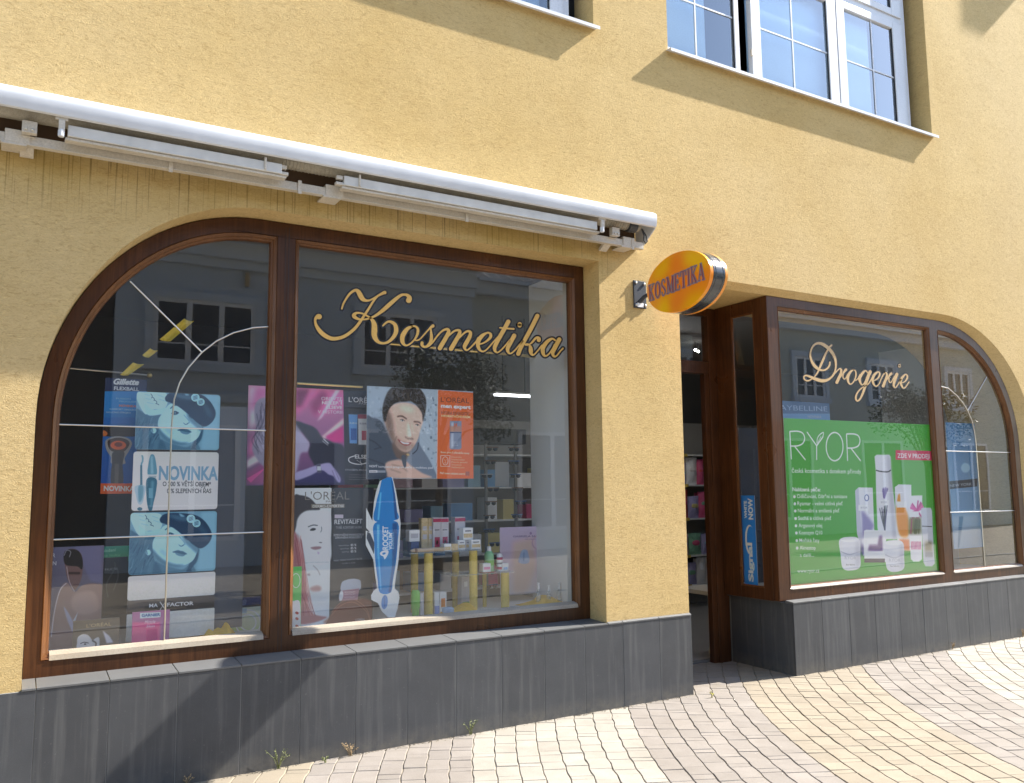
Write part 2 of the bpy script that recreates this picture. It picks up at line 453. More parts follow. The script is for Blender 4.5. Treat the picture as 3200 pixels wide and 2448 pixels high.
q3 = lambda l: [(350+a/3.295, 740+b/3.295) for a, b in l]
A = c3(q3([(185, 460), (925, 1190)]), GM); bar(A)
arc_ = [(.779+0*t, z) for t, z in ((0, .74), (0, 1.3), (0, 1.98))]
k = [(x-.0, z) for x, z in ((.788, 2.14), (.815, 2.24), (.862, 2.335), (.935, 2.432), (1.02, 2.51), (1.12, 2.57), (1.24, 2.613), (1.34, 2.628))]
bar([(x, GM, z) for x, z in arc_+k])
bar([(.19, GM-.001, 1.972), (1.35, GM-.001, 1.966)]); bar([(.19, GM-.001, 1.337), (1.35, GM-.001, 1.337)])

# ------------------------------------------------------------------ right shop window and its side light
w2 = sub('shop_window', house)
fr2 = arch(8.1, 2.0, 1.35, 1.255, 1)
OUT2 = [(5.632, PLZ+.006), (9.448, PLZ+.006)]+fr2+[(5.632, 3.253)]
pr2 = arch(8.13, 2.0, 1.225, 1.155, 1)
P2L = [(5.765, .70), (7.965, .70), (7.965, 3.17), (5.765, 3.17)]
P2R = [(8.10, .70), (9.355, .70)]+pr2+[(8.10, 3.153)]
plate('window_frame', [OUT2, P2L, P2R], F2, .07, WOOD, w2, bevel=.004)
st2 = [(0, F2+.004), (.006, F2-.003), (.014, F2+.004), (.022, F2+.018), (.03, F2+.022), (.032, G2-.003), (.032, G2+.01)]
moulding('glazing_bead', P2L, [(a*.9, b) for a, b in st2], BEAD, w2); moulding('glazing_bead', P2R, [(a*.9, b) for a, b in st2], BEAD, w2)
glass('glass_pane', inset(P2L, .026), G2, GLASS, w2); glass('glass_pane', inset(P2R, .026), G2, GLASS, w2)
for a_, b_ in ((5.785, 7.94), (8.115, 9.33)): MB().prism([(F2-.006, .698), (F2+.0, .712), (G2-.004, .728), (G2-.004, .70)], lambda a, b: (a_, a, b), lambda a, b: (b_, a, b)).build('sill_rail', DRIP, w2)
GM2 = G2-.006
bar([(x, GM2, z) for x, z in ((8.13, 2.58), (8.28, 2.565), (8.42, 2.495), (8.52, 2.42), (8.59, 2.345), (8.655, 2.24), (8.69, 2.12), (8.70, 2.0), (8.702, 1.3), (8.702, .72))], .0045, w2)
bar([(8.59, GM2, 2.345), (8.984, GM2, 2.723)], .0045, w2); bar([(8.13, GM2, 1.915), (9.33, GM2, 1.912)], .0045, w2); bar([(8.13, GM2, 1.295), (9.33, GM2, 1.285)], .0045, w2)
# side light turned into the doorway (plane x = 5.65)
mb = MB(); X0, X1 = 5.636, 5.668
mb.box(X0, X1, F2+.071, 5.318, PLZ, 3.253); mb.box(X0, X1, 5.594, 5.80, PLZ, 3.253)
mb.box(X0+.001, X1, 5.318, 5.594, PLZ, .705); mb.box(X0+.001, X1, 5.318, 5.594, 3.135, 3.253)
mb.build('side_frame', WOOD, w2, bevel=.004)
mb = MB(); mb.add([(5.660, 5.30, .69), (5.660, 5.62, .69), (5.660, 5.62, 3.15), (5.660, 5.30, 3.15)], [(0, 1, 2, 3)]); mb.build('glass_pane', GLASS, w2)
mb = MB()
for a, b, c, d in ((5.318, 5.330, .705, 3.135), (5.582, 5.594, .705, 3.135), (5.330, 5.582, .705, .717), (5.330, 5.582, 3.123, 3.135)): mb.box(5.641, 5.657, a, b, c, d)
mb.build('glazing_bead', BEAD, w2)

# ------------------------------------------------------------------ doorway
dr = sub('shop_door', house)
DY = 5.85
mb = MB()
mb.box(5.555, 5.70, DY-.04, DY+.05, -.02, 3.255); mb.box(4.562, 4.66, DY-.04, DY+.05, -.02, 3.255)
mb.box(4.66, 5.555, DY-.035, DY+.045, 2.63, 2.745); mb.box(4.66, 5.555, DY-.035, DY+.045, 3.185, 3.255)
mb.build('door_frame', WOOD, dr, bevel=.004)
mb = MB().box(5.50, 5.555, DY-.03, DY+.03, -.01, 2.63)
mb.build('door_stop', WOOD, dr, bevel=.003)
mb = MB().add([(4.66, DY, 2.745), (5.555, DY, 2.745), (5.555, DY, 3.185), (4.66, DY, 3.185)], [(0, 1, 2, 3)]); mb.build('transom_pane', GLASS, dr)
mb = MB()
mb.box(4.60, 4.645, DY+.05, DY+.13, .02, 2.6).box(4.60, 4.645, DY+.83, DY+.92, .02, 2.6).box(4.60, 4.645, DY+.13, DY+.83, .02, .2).box(4.60, 4.645, DY+.13, DY+.83, 2.5, 2.6)
mb.build('door_leaf', WOOD, dr, bevel=.003)
MB().box(4.56, 5.70, 5.90, 5.97, -.02, .012).build('threshold', principled('threshold_stone', (.16, .16, .16), .6), dr)

# ------------------------------------------------------------------ upper windows
def stile(mb, x0, x1, z0, z1, y=5.22, d=.05): mb.box(x0, x1, y, y+d, z0, z1)
def upper(x0, x1, sashes, z0, ztr, ztop, gap=None):
    w = sub('upper_window', house)
    Y = 5.225
    mb = MB()
    mb.box(x0, x1, Y, Y+.06, z0, z0+.06); mb.box(x0, x0+.03, Y, Y+.06, z0+.06, ztop)
    mb.box(x1-.075, x1, Y, Y+.06, z0+.06, ztop); mb.box(x0+.03, x1-.075, Y, Y+.06, ztr, ztr+.10)
    mb.build('window_frame', PVC, w, bevel=.004)
    for k, (a, b, la_, lb_, fr_) in enumerate(sashes):
        yy = Y-.018
        for (zz0, zz1) in ((z0+.045, ztr+.012), (ztr+.09, ztop)):
            s = MB()
            s.box(a, a+la_, yy, yy+.055, zz0, zz1); s.box(b-lb_, b, yy, yy+.055, zz0, zz1)
            s.box(a+la_, b-lb_, yy, yy+.055, zz0, zz0+.075); s.box(a+la_, b-lb_, yy, yy+.055, zz1-.075, zz1)
            so = s.build('sash', PVC, w, bevel=.004)
            ga, gb, gz0, gz1 = a+la_, b-lb_, zz0+.075, zz1-.075
            MB().add([(ga, yy+.025, gz0), (gb, yy+.025, gz0), (gb, yy+.025, gz1), (ga, yy+.025, gz1)], [(0, 1, 2, 3)]).build('glass_pane', GLASS2, w)
            xm = ga+(gb-ga)*fr_
            br = MB(); br.box(xm-.007, xm+.007, yy+.017, yy+.022, gz0, gz1)
            zm = gz0+.50 if zz0 < ztr-.1 else gz0+.2
            br.box(ga, xm-.007, yy+.017, yy+.022, zm-.007, zm+.007); br.box(xm+.007, gb, yy+.017, yy+.022, zm-.007, zm+.007)
            br.build('glazing_bar', PVC, w)
            # rubber seal round the pane
            MB().box(gb-.006, gb, yy+.010, yy+.0245, gz0, gz1).build('seal', DARK, w); MB().box(ga, ga+.006, yy+.010, yy+.0245, gz0, gz1).build('seal', DARK, w)
    if gap:
        MB().box(gap[1]-.02, gap[1], Y-.03, Y-.01, z0+.3, z0+.36).build('hinge', CREAM_METAL, w); MB().box(gap[1]-.02, gap[1], Y-.03, Y-.01, z0+.9, z0+.96).build('hinge', CREAM_METAL, w)
    # sill of white sheet metal
    MB().prism([(WY-.062, z0-.035), (WY-.058, z0-.035), (WY-.058, z0-.012), (5.225, z0+.006), (5.225, z0+.009), (WY-.062, z0-.009)],
               lambda a, b: (x0-.02, a, b), lambda a, b: (x1+.135+.02, a, b)).build('window_sill', WHITE_METAL, w)
    # dark sheet standing in for the unlit room behind
    MB().box(x0, x1, 5.6, 5.62, z0-.1, ztop).build('dark_room_sheet', principled('dim_room', (.05, .05, .055), .9), w)
    MB().box(x0, x1, 5.29, 5.6, z0-.02, z0).build('inner_sill', PVC, w)
    return w
upper(4.53, 8.01, [(4.545, 5.50, .03, .055, .47), (5.66, 6.86, .12, .13, .475), (6.875, 7.93, .12, .16, .57)], UZ, 6.44, 7.25, gap=(5.50, 5.66))
upper(.35, 3.63, [(.38, 1.5, .1, .1, .5), (1.53, 2.6, .1, .1, .5), (2.63, 3.56, .1, .12, .5)], UZ-.02, 6.44, 7.25)

# ------------------------------------------------------------------ the shop behind the glass
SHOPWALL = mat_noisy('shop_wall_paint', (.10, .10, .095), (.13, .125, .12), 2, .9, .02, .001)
room = sub('shop_interior', house)
mb = MB()
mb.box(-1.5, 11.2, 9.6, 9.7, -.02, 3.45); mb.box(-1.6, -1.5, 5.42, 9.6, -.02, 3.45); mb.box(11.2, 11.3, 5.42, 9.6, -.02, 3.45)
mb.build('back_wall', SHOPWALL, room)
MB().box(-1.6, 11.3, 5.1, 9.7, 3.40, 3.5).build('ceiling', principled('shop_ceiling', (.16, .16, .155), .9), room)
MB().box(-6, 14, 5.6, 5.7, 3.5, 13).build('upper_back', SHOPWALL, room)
MB().box(-1.6, 3.79, 5.97, 9.7, -.03, .004).box(3.79, 11.3, 5.97, 9.7, -.03, .004).build('shop_floor', mat_noisy('floor_tiles', (.34, .33, .31), (.40, .39, .37), 3, .35, .02, .001), room)
MB().box(.05, 3.74, 5.40, 6.25, .60, .69).build('display_floor', principled('display_floor', (.80, .76, .68), .7), room)
MB().box(3.69, 3.72, 5.40, 5.99, .69, 3.3).build('display_side', principled('display_side', (.82, .82, .79), .8), room)
MB().box(.03, .05, 5.38, 6.25, .6, 3.3).build('display_side', principled('display_side_b', (.08, .07, .06), .8), room)
MB().box(5.72, 9.6, 5.21, 5.9, .60, .66).build('display_floor', principled('display_floor_b', (.6, .6, .58), .7), room)
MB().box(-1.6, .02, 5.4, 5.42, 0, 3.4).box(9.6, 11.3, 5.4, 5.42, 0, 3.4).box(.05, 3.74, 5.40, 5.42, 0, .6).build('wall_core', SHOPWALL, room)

# ------------------------------------------------------------------ ground
ground = MB().add([(-60, -60, -.014), (60, -60, -.014), (60, 60, -.014), (-60, 60, -.014)], [(0, 1, 2, 3)])
GROUND_M = mat_noisy('paving_far', (.27, .235, .185), (.33, .29, .235), 1.2, .85, .2, .003, .3, fine=60)
gr = ground.build('pavement', GROUND_M); tag(gr, kind='structure')
JOINT = mat_noisy('joint_sand', (.20, .17, .125), (.26, .225, .17), 9, .95, .3, .003, .2, fine=200)
jt = MB().add([(-2, 1.2, -.0055), (12, 1.2, -.0055), (12, 6.0, -.0055), (-2, 6.0, -.0055)], [(0, 1, 2, 3)]).build('joint_bed', JOINT, gr)
PAV = {'yellow': mat_noisy('yellow_paver', (.285, .238, .172), (.33, .28, .21), 9, .82, .35, .0014, .35, fine=170, island=.14),
       'pink': mat_noisy('pink_paver', (.25, .218, .188), (.295, .262, .23), 9, .82, .35, .0014, .35, fine=170, island=.15),
       'white': mat_noisy('white_paver', (.33, .30, .25), (.385, .35, .295), 9, .82, .35, .0014, .35, fine=170, island=.12)}
for m_ in PAV.values(): weather(m_, 'paver')
def band(k):
    for lo, hi, c in ((-40, -24, 'pink'), (-23, -16, 'white'), (-15, -8, 'yellow'), (-7, -1, 'pink'), (0, 7, 'white'), (8, 14, 'pink'), (15, 22, 'yellow'), (23, 28, 'pink'), (29, 36, 'white'), (37, 43, 'pink'), (44, 51, 'yellow'), (52, 70, 'pink')):
        if lo <= k <= hi: return c
    return 'pink'
PC, PR0, PW = (11.734, -.32), 10.551, .133
def edge_pt(kb, phi, side):
    R = PR0-PW*kb
    s = R*phi
    R += .0028*math.sin(s*2*math.pi/.21+kb*1.9)+.0014*math.sin(s*31+kb) + side
    return PC[0]-R*math.cos(phi), PC[1]+R*math.sin(phi)
pavers = []
for k in range(-34, 60):
    Rm = PR0-PW*(k+.5)
    r = random.Random(k*13+5)
    phi = r.uniform(0, .03); small = False
    while phi < 1.62:
        L = r.choice((.19, .18, .13, .175)) if not small else r.choice((.06, .075, .055))
        small = (not small) and r.random() < .6
        p1 = phi+L/Rm
        cx, cy = PC[0]-Rm*math.cos(phi+L/Rm/2), PC[1]+Rm*math.sin(phi+L/Rm/2)
        if 1.6 < cy < 5.17 and -1.2 < cx < 11.4 or (4.5 < cx < 5.78 and 5.1 < cy < 5.92):
            pavers.append((k, phi, p1, cx, cy))
        phi = p1
def paver_mesh(mb, k, a, b, chamfer=True):
    n = 3 if b-a > .012 else 2
    e = .0012/((PR0-PW*(k+.5))); gl = .0026
    lo = [edge_pt(k, t, -gl) for t in np.linspace(a+e, b-e, n+1)]
    hi = [edge_pt(k+1, t, gl) for t in np.linspace(b-e, a+e, n+1)]
    ring = lo+hi; m = len(ring)
    cx = sum(p[0] for p in ring)/m; cy = sum(p[1] for p in ring)/m
    z = rng.uniform(-.0016, .0016); tx, ty = rng.uniform(-.012, .012, 2)
    zz = lambda x, y: z+tx*(x-cx)+ty*(y-cy)
    c = .0028
    def sh(p):
        dx, dy = p[0]-cx, p[1]-cy; d = math.hypot(dx, dy)
        return p[0]-dx/d*c*1.3, p[1]-dy/d*c*1.3
    top = [sh(p) for p in ring]
    vs = [(x, y, zz(x, y)) for x, y in top]+[(x, y, zz(x, y)-.003) for x, y in ring]+[(x, y, -.02) for x, y in ring]
    fs = [tuple(range(m))[::-1]]
    for j in range(m):
        i2 = (j+1) % m
        fs += [(j, i2, m+i2, m+j), (m+j, m+i2, 2*m+i2, 2*m+j)]
    mb.add(vs, fs)
vis = []
for i, p in enumerate(pavers):
    X, Yp, d = seen((p[3], p[4], 0))
    inside = 0 <= X <= 3200 and 0 <= Yp <= 2448 and (p[4] < 5.07 or 4.56 < p[3] < 5.7)
    area = (p[2]-p[1])*PW/d**3
    vis.append((inside, area, i))
best = set(i for f, a, i in sorted((v for v in vis if v[0]), key=lambda v: -v[1])[:296])
rest = {c: MB() for c in PAV}
for i, p in enumerate(pavers):
    c = band(p[0])
    if i in best:
        mb = MB(); paver_mesh(mb, *p[:3]); mb.build('paver', PAV[c], gr)
    else: paver_mesh(rest[c], *p[:3])
allp = MB(); cols = list(PAV)
for j, c in enumerate(cols):
    r_ = rest[c]; allp.add(r_.v, r_.f, j)
o = allp.build('paver_field', [PAV[c] for c in cols], gr); o['kind'] = 'stuff'
# ------------------------------------------------------------------ flat print: a small painter for posters and packaging
_font_cache = {}
def glyphs(text, bold=0.0, shear=0.0):
    key = (text, bold, shear)
    if key in _font_cache: return _font_cache[key]
    cu = bpy.data.curves.new('type', 'FONT'); cu.body = text; cu.resolution_u = 3; cu.offset = bold; cu.shear = shear
    o = bpy.data.objects.new('type', cu); COL.objects.link(o); bpy.context.view_layer.update()
    me = bpy.data.meshes.new_from_object(o.evaluated_get(bpy.context.evaluated_depsgraph_get()))
    bpy.data.objects.remove(o); me.calc_loop_triangles()
    v = np.array([tuple(p.co)[:2] for p in me.vertices]) if len(me.vertices) else np.zeros((1, 2))
    t = np.array([tuple(x.vertices) for x in me.loop_triangles]) if len(me.loop_triangles) else np.zeros((0, 3), int)
    bpy.data.meshes.remove(me)
    x0, x1 = v[:, 0].min(), v[:, 0].max()
    v = (v-[x0, 0])/[max(x1-x0, 1e-6), 1.0]
    _font_cache[key] = (v, t); return v, t
CAP = .73
def spline(pts, closed=False, n=8):
    P = np.array(pts, float); k = len(P); out = []
    rngk = range(k if closed else k-1)
    for i in rngk:
        p0 = P[(i-1) % k] if closed or i > 0 else P[0]; p1 = P[i]; p2 = P[(i+1) % k]; p3 = P[(i+2) % k] if closed or i+2 < k else P[k-1]
        for t in np.linspace(0, 1, n, endpoint=False):
            out.append(.5*((2*p1)+(-p0+p2)*t+(2*p0-5*p1+4*p2-p3)*t*t+(-p0+3*p1-3*p2+p3)*t**3))
    if not closed: out.append(P[-1])
    return np.array(out)
class Canvas:
    """rectangle on a vertical plane; coordinates are given in photograph crops and carried onto the plane"""
    def __init__(s, rect, Y, w, bg=(1, 1, 1)):
        s.x0, s.x1, s.z0, s.z1 = rect; s.Y = Y
        s.w = w; s.h = max(8, int(round(w*(s.z1-s.z0)/(s.x1-s.x0))))
        s.a = np.ones((s.h, s.w, 3))*np.array(bg); s.o = (0, 0, 1); s.k = 1.3
    def crop(s, ox, oy, k): s.o = (ox, oy, k); return s
    def T(s, p):
        q = on_y(s.o[0]+p[0]/s.o[2], s.o[1]+p[1]/s.o[2], s.Y)
        return np.array([(q[0]-s.x0)/(s.x1-s.x0)*s.w, (s.z1-q[2])/(s.z1-s.z0)*s.h])
    def _mask(s, P, soft=0):
        """coverage of a polygon (canvas px), 3x3 supersampled"""
        pad = int(soft*3)+2
        xa, ya = np.floor(P.min(0)).astype(int)-pad; xb, yb = np.ceil(P.max(0)).astype(int)+pad
        xa, ya = max(xa, 0), max(ya, 0); xb, yb = min(xb, s.w), min(yb, s.h)
        if xb <= xa or yb <= ya: return None
        ss = 1 if soft > 2 else 2
        X = xa+(np.arange((xb-xa)*ss)+.5)/ss; Yy = ya+(np.arange((yb-ya)*ss)+.5)/ss
        ins = np.zeros((len(Yy), len(X)), bool); k = len(P)
        for i in range(k):
            (x1, y1), (x2, y2) = P[i], P[(i+1) % k]
            if y1 == y2: continue
            rows = np.nonzero((Yy >= min(y1, y2)) & (Yy < max(y1, y2)))[0]
            if len(rows) == 0: continue
            xi = x1+(Yy[rows]-y1)*(x2-x1)/(y2-y1)
            ins[rows] ^= X[None, :] > xi[:, None]
        m = ins.reshape(yb-ya, ss, xb-xa, ss).mean((1, 3))
        if soft > .3:
            r = max(1, int(round(soft)))
            for _ in range(3):
                for ax in (0, 1):
                    c = np.cumsum(np.concatenate([np.zeros_like(np.take(m, [0], ax))]+[m], ax), ax)
                    n = m.shape[ax]; lo = np.clip(np.arange(n)-r, 0, n); hi = np.clip(np.arange(n)+r+1, 0, n)
                    m = (np.take(c, hi, ax)-np.take(c, lo, ax))/(2*r+1)
        return xa, ya, xb, yb, m
    def blend(s, mk, col, alpha=1):
        if mk is None: return
        xa, ya, xb, yb, m = mk; m = (m*alpha)[..., None]
        s.a[ya:yb, xa:xb] = s.a[ya:yb, xa:xb]*(1-m)+np.array(col)*m
    def poly(s, pts, col, smooth=False, soft=0, alpha=1):
        P = np.array([s.T(p) for p in pts])
        if smooth: P = spline(P, True)
        s.blend(s._mask(P, soft*s.w/480), col, alpha); return s
    def ell(s, cx, cy, rx, ry, col, ang=0, soft=0, alpha=1):
        ca, sa = math.cos(math.radians(ang)), math.sin(math.radians(ang))
        pts = [(cx+rx*math.cos(t)*ca-ry*math.sin(t)*sa, cy+rx*math.cos(t)*sa+ry*math.sin(t)*ca) for t in np.linspace(0, 2*math.pi, 24, endpoint=False)]
        return s.poly(pts, col, False, soft, alpha)
    def line(s, pts, w, col, soft=0, alpha=1, smooth=True):
        P = np.array([s.T(p) for p in pts]); sc_ = np.linalg.norm(s.T((pts[0][0]+10, pts[0][1]))-s.T(pts[0]))/10
        if smooth and len(P) > 2: P = spline(P)
        d = np.gradient(P, axis=0); d /= np.maximum(np.linalg.norm(d, axis=1), 1e-6)[:, None]
        nn = np.c_[-d[:, 1], d[:, 0]]*w*sc_/2
        s.blend(s._mask(np.r_[P+nn, (P-nn)[::-1]], soft*s.w/480), col, alpha); return s
    def rect(s, a, b, col, alpha=1, soft=0):
        return s.poly([a, (b[0], a[1]), b, (a[0], b[1])], col, False, soft, alpha)
    def text(s, t, p0, p1, h, col, bold=0, shear=0, alpha=1):
        v, tr = glyphs(t, bold, shear)
        A, B = s.T(p0), s.T(p1); hh = abs(s.T(p0)[1]-s.T((p0[0], p0[1]-h))[1])/CAP
        P = A+v[:, :1]*(B-A)[None, :]+np.c_[np.zeros(len(v)), -v[:, 1]*hh]
        lo = np.floor(P.min(0)).astype(int)-1; hi = np.ceil(P.max(0)).astype(int)+2
        lo = np.maximum(lo, 0); hi = np.minimum(hi, [s.w, s.h])
        if (hi <= lo).any(): return s
        ss = 3; m = np.zeros(((hi[1]-lo[1])*ss, (hi[0]-lo[0])*ss))
        Q = (P-lo)*ss
        for a, b, c in tr:
            tri = Q[[a, b, c]]; l = np.floor(tri.min(0)).astype(int); u = np.ceil(tri.max(0)).astype(int)+1
            l = np.maximum(l, 0); u = np.minimum(u, [m.shape[1], m.shape[0]])
            if (u <= l).any(): continue
            X, Y = np.meshgrid(np.arange(l[0], u[0])+.5, np.arange(l[1], u[1])+.5)
            (x1, y1), (x2, y2), (x3, y3) = tri
            d = (x2-x1)*(y3-y1)-(x3-x1)*(y2-y1)
            if abs(d) < 1e-9: continue
            w1 = ((x2-X)*(y3-Y)-(x3-X)*(y2-Y))/d; w2_ = ((x3-X)*(y1-Y)-(x1-X)*(y3-Y))/d
            ok = (w1 >= -1e-6) & (w2_ >= -1e-6) & (w1+w2_ <= 1+1e-6)
            m[l[1]:u[1], l[0]:u[0]] = np.maximum(m[l[1]:u[1], l[0]:u[0]], ok)
        m = m.reshape(hi[1]-lo[1], ss, hi[0]-lo[0], ss).mean((1, 3))
        s.blend((lo[0], lo[1], hi[0], hi[1], m), col, alpha); return s
    def vgrad(s, top, bot, alpha=1):
        t = np.linspace(0, 1, s.h)[:, None, None]; s.a = s.a*(1-alpha)+(np.array(top)*(1-t)+np.array(bot)*t)*alpha; return s
    def grain(s, amt=.02): s.a += rng.normal(0, amt, s.a.shape[:2])[..., None]; return s
    def image(s, name):
        im = bpy.data.images.new(name, s.w, s.h, alpha=False)
        px = np.ones((s.h, s.w, 4), np.float32); px[..., :3] = np.minimum(.93, (np.clip(s.a[::-1], 0, 1)**2.2*s.k)**(1/2.2))
        im.pixels.foreach_set(px.ravel()); im.update(); im.pack(); return im
def print_mat(name, im, rough=.35):
    m = principled(name, (1, 1, 1), rough); t = m.node_tree
    x = t.nodes.new('ShaderNodeTexImage'); x.image = im; x.extension = 'EXTEND'
    uv = t.nodes.new('ShaderNodeUVMap'); uv.uv_map = 'UVMap'
    t.links.new(uv.outputs[0], x.inputs[0]); t.links.new(x.outputs[0], t.nodes['Principled BSDF'].inputs['Base Color']); return m
EDGE = principled('paper_edge', (.7, .7, .68), .7)
def rect_of(corners, o, Y):
    q = [on_y(o[0]+a/o[2], o[1]+b/o[2], Y) for a, b in corners]
    return ((q[0][0]+q[3][0])/2, (q[1][0]+q[2][0])/2, (q[2][2]+q[3][2])/2, (q[0][2]+q[1][2])/2)
def sheet(name, cv, outline=None, thick=.004, parent=None, radius=0, edge=None):
    """a printed board: outline in plane metres (x, z)"""
    x0, x1, z0, z1 = cv.x0, cv.x1, cv.z0, cv.z1
    if outline is None:
        if radius:
            r = radius; outline = []
            for cx, cz, a0 in ((x0+r, z0+r, 180), (x1-r, z0+r, 270), (x1-r, z1-r, 0), (x0+r, z1-r, 90)):
                outline += [(cx+r*math.cos(math.radians(a0+t)), cz+r*math.sin(math.radians(a0+t))) for t in (0, 30, 60, 90)]
        else: outline = [(x0, z0), (x1, z0), (x1, z1), (x0, z1)]
    mb = MB(); n = len(outline)
    mb.add([(a, cv.Y, b) for a, b in outline]+[(a, cv.Y+thick, b) for a, b in outline],
           [tuple(range(n))], 0)
    mb.f += [tuple(range(2*n-1, n-1, -1))]; mb.m += [1]
    for i in range(n): mb.f.append((i, i+n, (i+1) % n+n, (i+1) % n)); mb.m.append(1)
    o = mb.build(name, [print_mat(name+'_print', cv.image(name+'_art')), edge or EDGE], parent, recalc=False)
    me = o.data; uv = me.uv_layers.new(name='UVMap')
    for l in me.loops:
        c = me.vertices[l.vertex_index].co
        uv.data[l.index].uv = ((c.x-x0)/(x1-x0), (c.z-z0)/(z1-z0))
    return o
# ------------------------------------------------------------------ brush lettering: strokes (x, y, width) traced on a plane
def stroke_mesh(strokes, place, extra=0.0, step=.00012):
    """place: (x, y) -> 3-d point and outward normal axis; widths in the same units"""
    mb = MB(); nrm = None
    for si, st_ in enumerate(strokes):
        S = spline([tuple(p) for p in st_], False, 6)
        P = S[:, :2]; W = np.maximum(S[:, 2], 6)/2+extra
        d = np.gradient(P, axis=0); d /= np.maximum(np.linalg.norm(d, axis=1), 1e-6)[:, None]
        nn = np.c_[-d[:, 1], d[:, 0]]
        L, R_ = P+nn*W[:, None], P-nn*W[:, None]
        off = si*step
        vs = [place(*p, off) for p in L]+[place(*p, off) for p in R_]; k = len(P)
        mb.add(vs, [(i, i+1, k+i+1, k+i) for i in range(k-1)])
        for e, sg in ((0, -1), (k-1, 1)):
            fan = [P[e]+W[e]*(np.array([math.cos(t), math.sin(t)])) for t in np.linspace(0, 2*math.pi, 14, endpoint=False)]
            mb.add([place(*p, off+step*.4) for p in fan], [tuple(range(14))])
    return mb
# ------------------------------------------------------------------ script lettering on the glass
GOLD = mat_noisy('gold_foil', (.68, .40, .09), (.76, .47, .13), 12, .38, .05, .001)
GOLD2 = mat_noisy('pale_gold_foil', (.48, .31, .13), (.56, .38, .18), 12, .38, .05, .001)
INK = principled('black_vinyl', (.012, .012, .016), .4)
cA, cB, cC, cD, cE = (970, 890, 6.1), (1200, 970, 7.32), (1480, 960, 7.32), (2490, 1050, 10.457), (2600, 1120, 8.446)
KOS = [
 (cA, [[(597,460,24),(625,370,28),(680,270,32),(760,165,38),(850,108,46),(905,130,72),(942,190,86),(985,265,80),(1040,300,52),(1090,306,34),(1150,290,26),(1230,248,28),(1310,200,36),(1390,160,50),(1415,152,58)],
       [(1290,212,30),(1240,260,32),(1180,345,34),(1100,475,38),(1020,595,40),(940,715,46),(850,830,50),(750,918,52),(640,988,54),(520,1025,58),(400,1028,66),(280,975,74),(180,888,72),(115,790,52),(90,705,38),(100,645,50),(140,612,84),(165,612,96)],
       [(1872,300,98),(1885,255,84),(1850,208,56),(1790,192,40),(1720,207,46),(1620,280,60),(1500,385,70),(1390,482,62),(1280,565,46),(1180,622,34),(1080,655,26),(980,666,26),(890,648,44),(828,600,70),(850,556,48),(905,540,32),(980,550,26),(1050,580,26),(1130,632,34),(1185,690,64),(1215,770,92),(1218,870,104),(1215,960,98),(1245,1040,80),(1300,1098,50),(1380,1118,38),(1470,1098,42),(1560,1025,58),(1620,930,72),(1632,850,76),(1612,770,66),(1560,722,50),(1490,705,36),(1430,735,30),(1378,785,24)]]),
 (cB, [[(640,372,34),(540,422,72),(465,510,96),(418,610,96),(420,720,84),(460,788,50),(520,805,32),(600,765,28),(680,690,32),(740,600,44),(772,500,54),(768,425,48),(728,378,38),(680,364,34),(640,372,34)],
       [(690,682,24),(760,690,26),(830,650,24),(920,550,24),(1010,452,30),(1080,385,52),(1115,362,68)]]),
 (cB, [[(1068,425,22),(1075,520,46),(1082,620,62),(1068,710,66),(1025,785,60),(955,835,42),(900,832,48),(865,790,60),(868,748,62)],
       [(960,840,38),(1030,805,40),(1110,735,30),(1200,610,30),(1300,500,34),(1385,445,42),(1450,440,50)]]),
 (cB, [[(1390,443,40),(1450,435,52),(1478,480,66),(1450,560,82),(1385,680,88),(1312,800,90),(1275,868,92)],
       [(1400,680,26),(1440,620,28),(1520,545,32),(1600,480,36),(1680,457,44),(1730,480,60),(1715,560,80),(1650,680,88),(1580,800,90),(1530,885,92)],
       [(1670,690,26),(1710,640,28),(1790,560,32),(1870,495,36),(1935,482,48),(1975,520,64),(1955,610,78),(1895,720,86),(1842,820,80),(1848,880,52),(1885,915,30),(1950,880,26),(2060,765,28),(2140,680,30)]]),
 (cC, [[(0,860,26),(60,785,30),(110,720,60)],
       [(140,850,22),(230,820,28),(320,760,42),(382,690,58),(386,625,54),(340,590,36),(280,602,42),(190,662,76),(115,760,88),(95,870,78),(120,955,60),(165,1005,36),(230,1015,28),(310,960,26),(420,835,26),(520,722,28),(560,680,30)]]),
 (cC, [[(790,335,88),(740,430,88),(675,545,88),(608,662,88),(538,790,86),(482,910,82),(480,985,62),(512,1032,36),(560,1035,26),(640,972,26),(740,860,26),(840,740,30)],
       [(600,475,28),(680,485,28),(800,495,30),(912,502,34)]]),
 (cC, [[(925,655,88),(880,740,88),(822,850,86),(776,945,80),(782,1015,58),(820,1062,34),(872,1050,26),(960,970,26),(1060,850,26),(1140,755,28)],
       [(1050,392,84),(1052,405,92),(1049,425,84)]]),
 (cC, [[(1455,205,90),(1400,315,88),(1310,495,86),(1220,660,84),(1130,825,82),(1060,965,82),(1018,1070,88)],
       [(1190,860,44),(1230,858,50),(1275,855,24),(1340,800,38),(1400,730,42),(1445,702,54),(1485,722,78),(1488,758,84)],
       [(1270,865,24),(1298,930,72),(1305,1010,88),(1315,1065,62),(1352,1098,36),(1400,1070,26),(1480,980,26),(1560,880,30)]]),
 (cC, [[(1865,765,28),(1800,725,38),(1720,762,64),(1640,840,82),(1582,940,88),(1582,1035,80),(1610,1105,52),(1660,1118,32),(1730,1060,28),(1800,960,28),(1850,860,28)],
       [(1955,745,92),(1910,830,88),(1852,940,86),(1808,1030,80),(1812,1095,58),(1852,1135,36),(1910,1100,28),(1980,1010,28),(2040,948,32)]])]
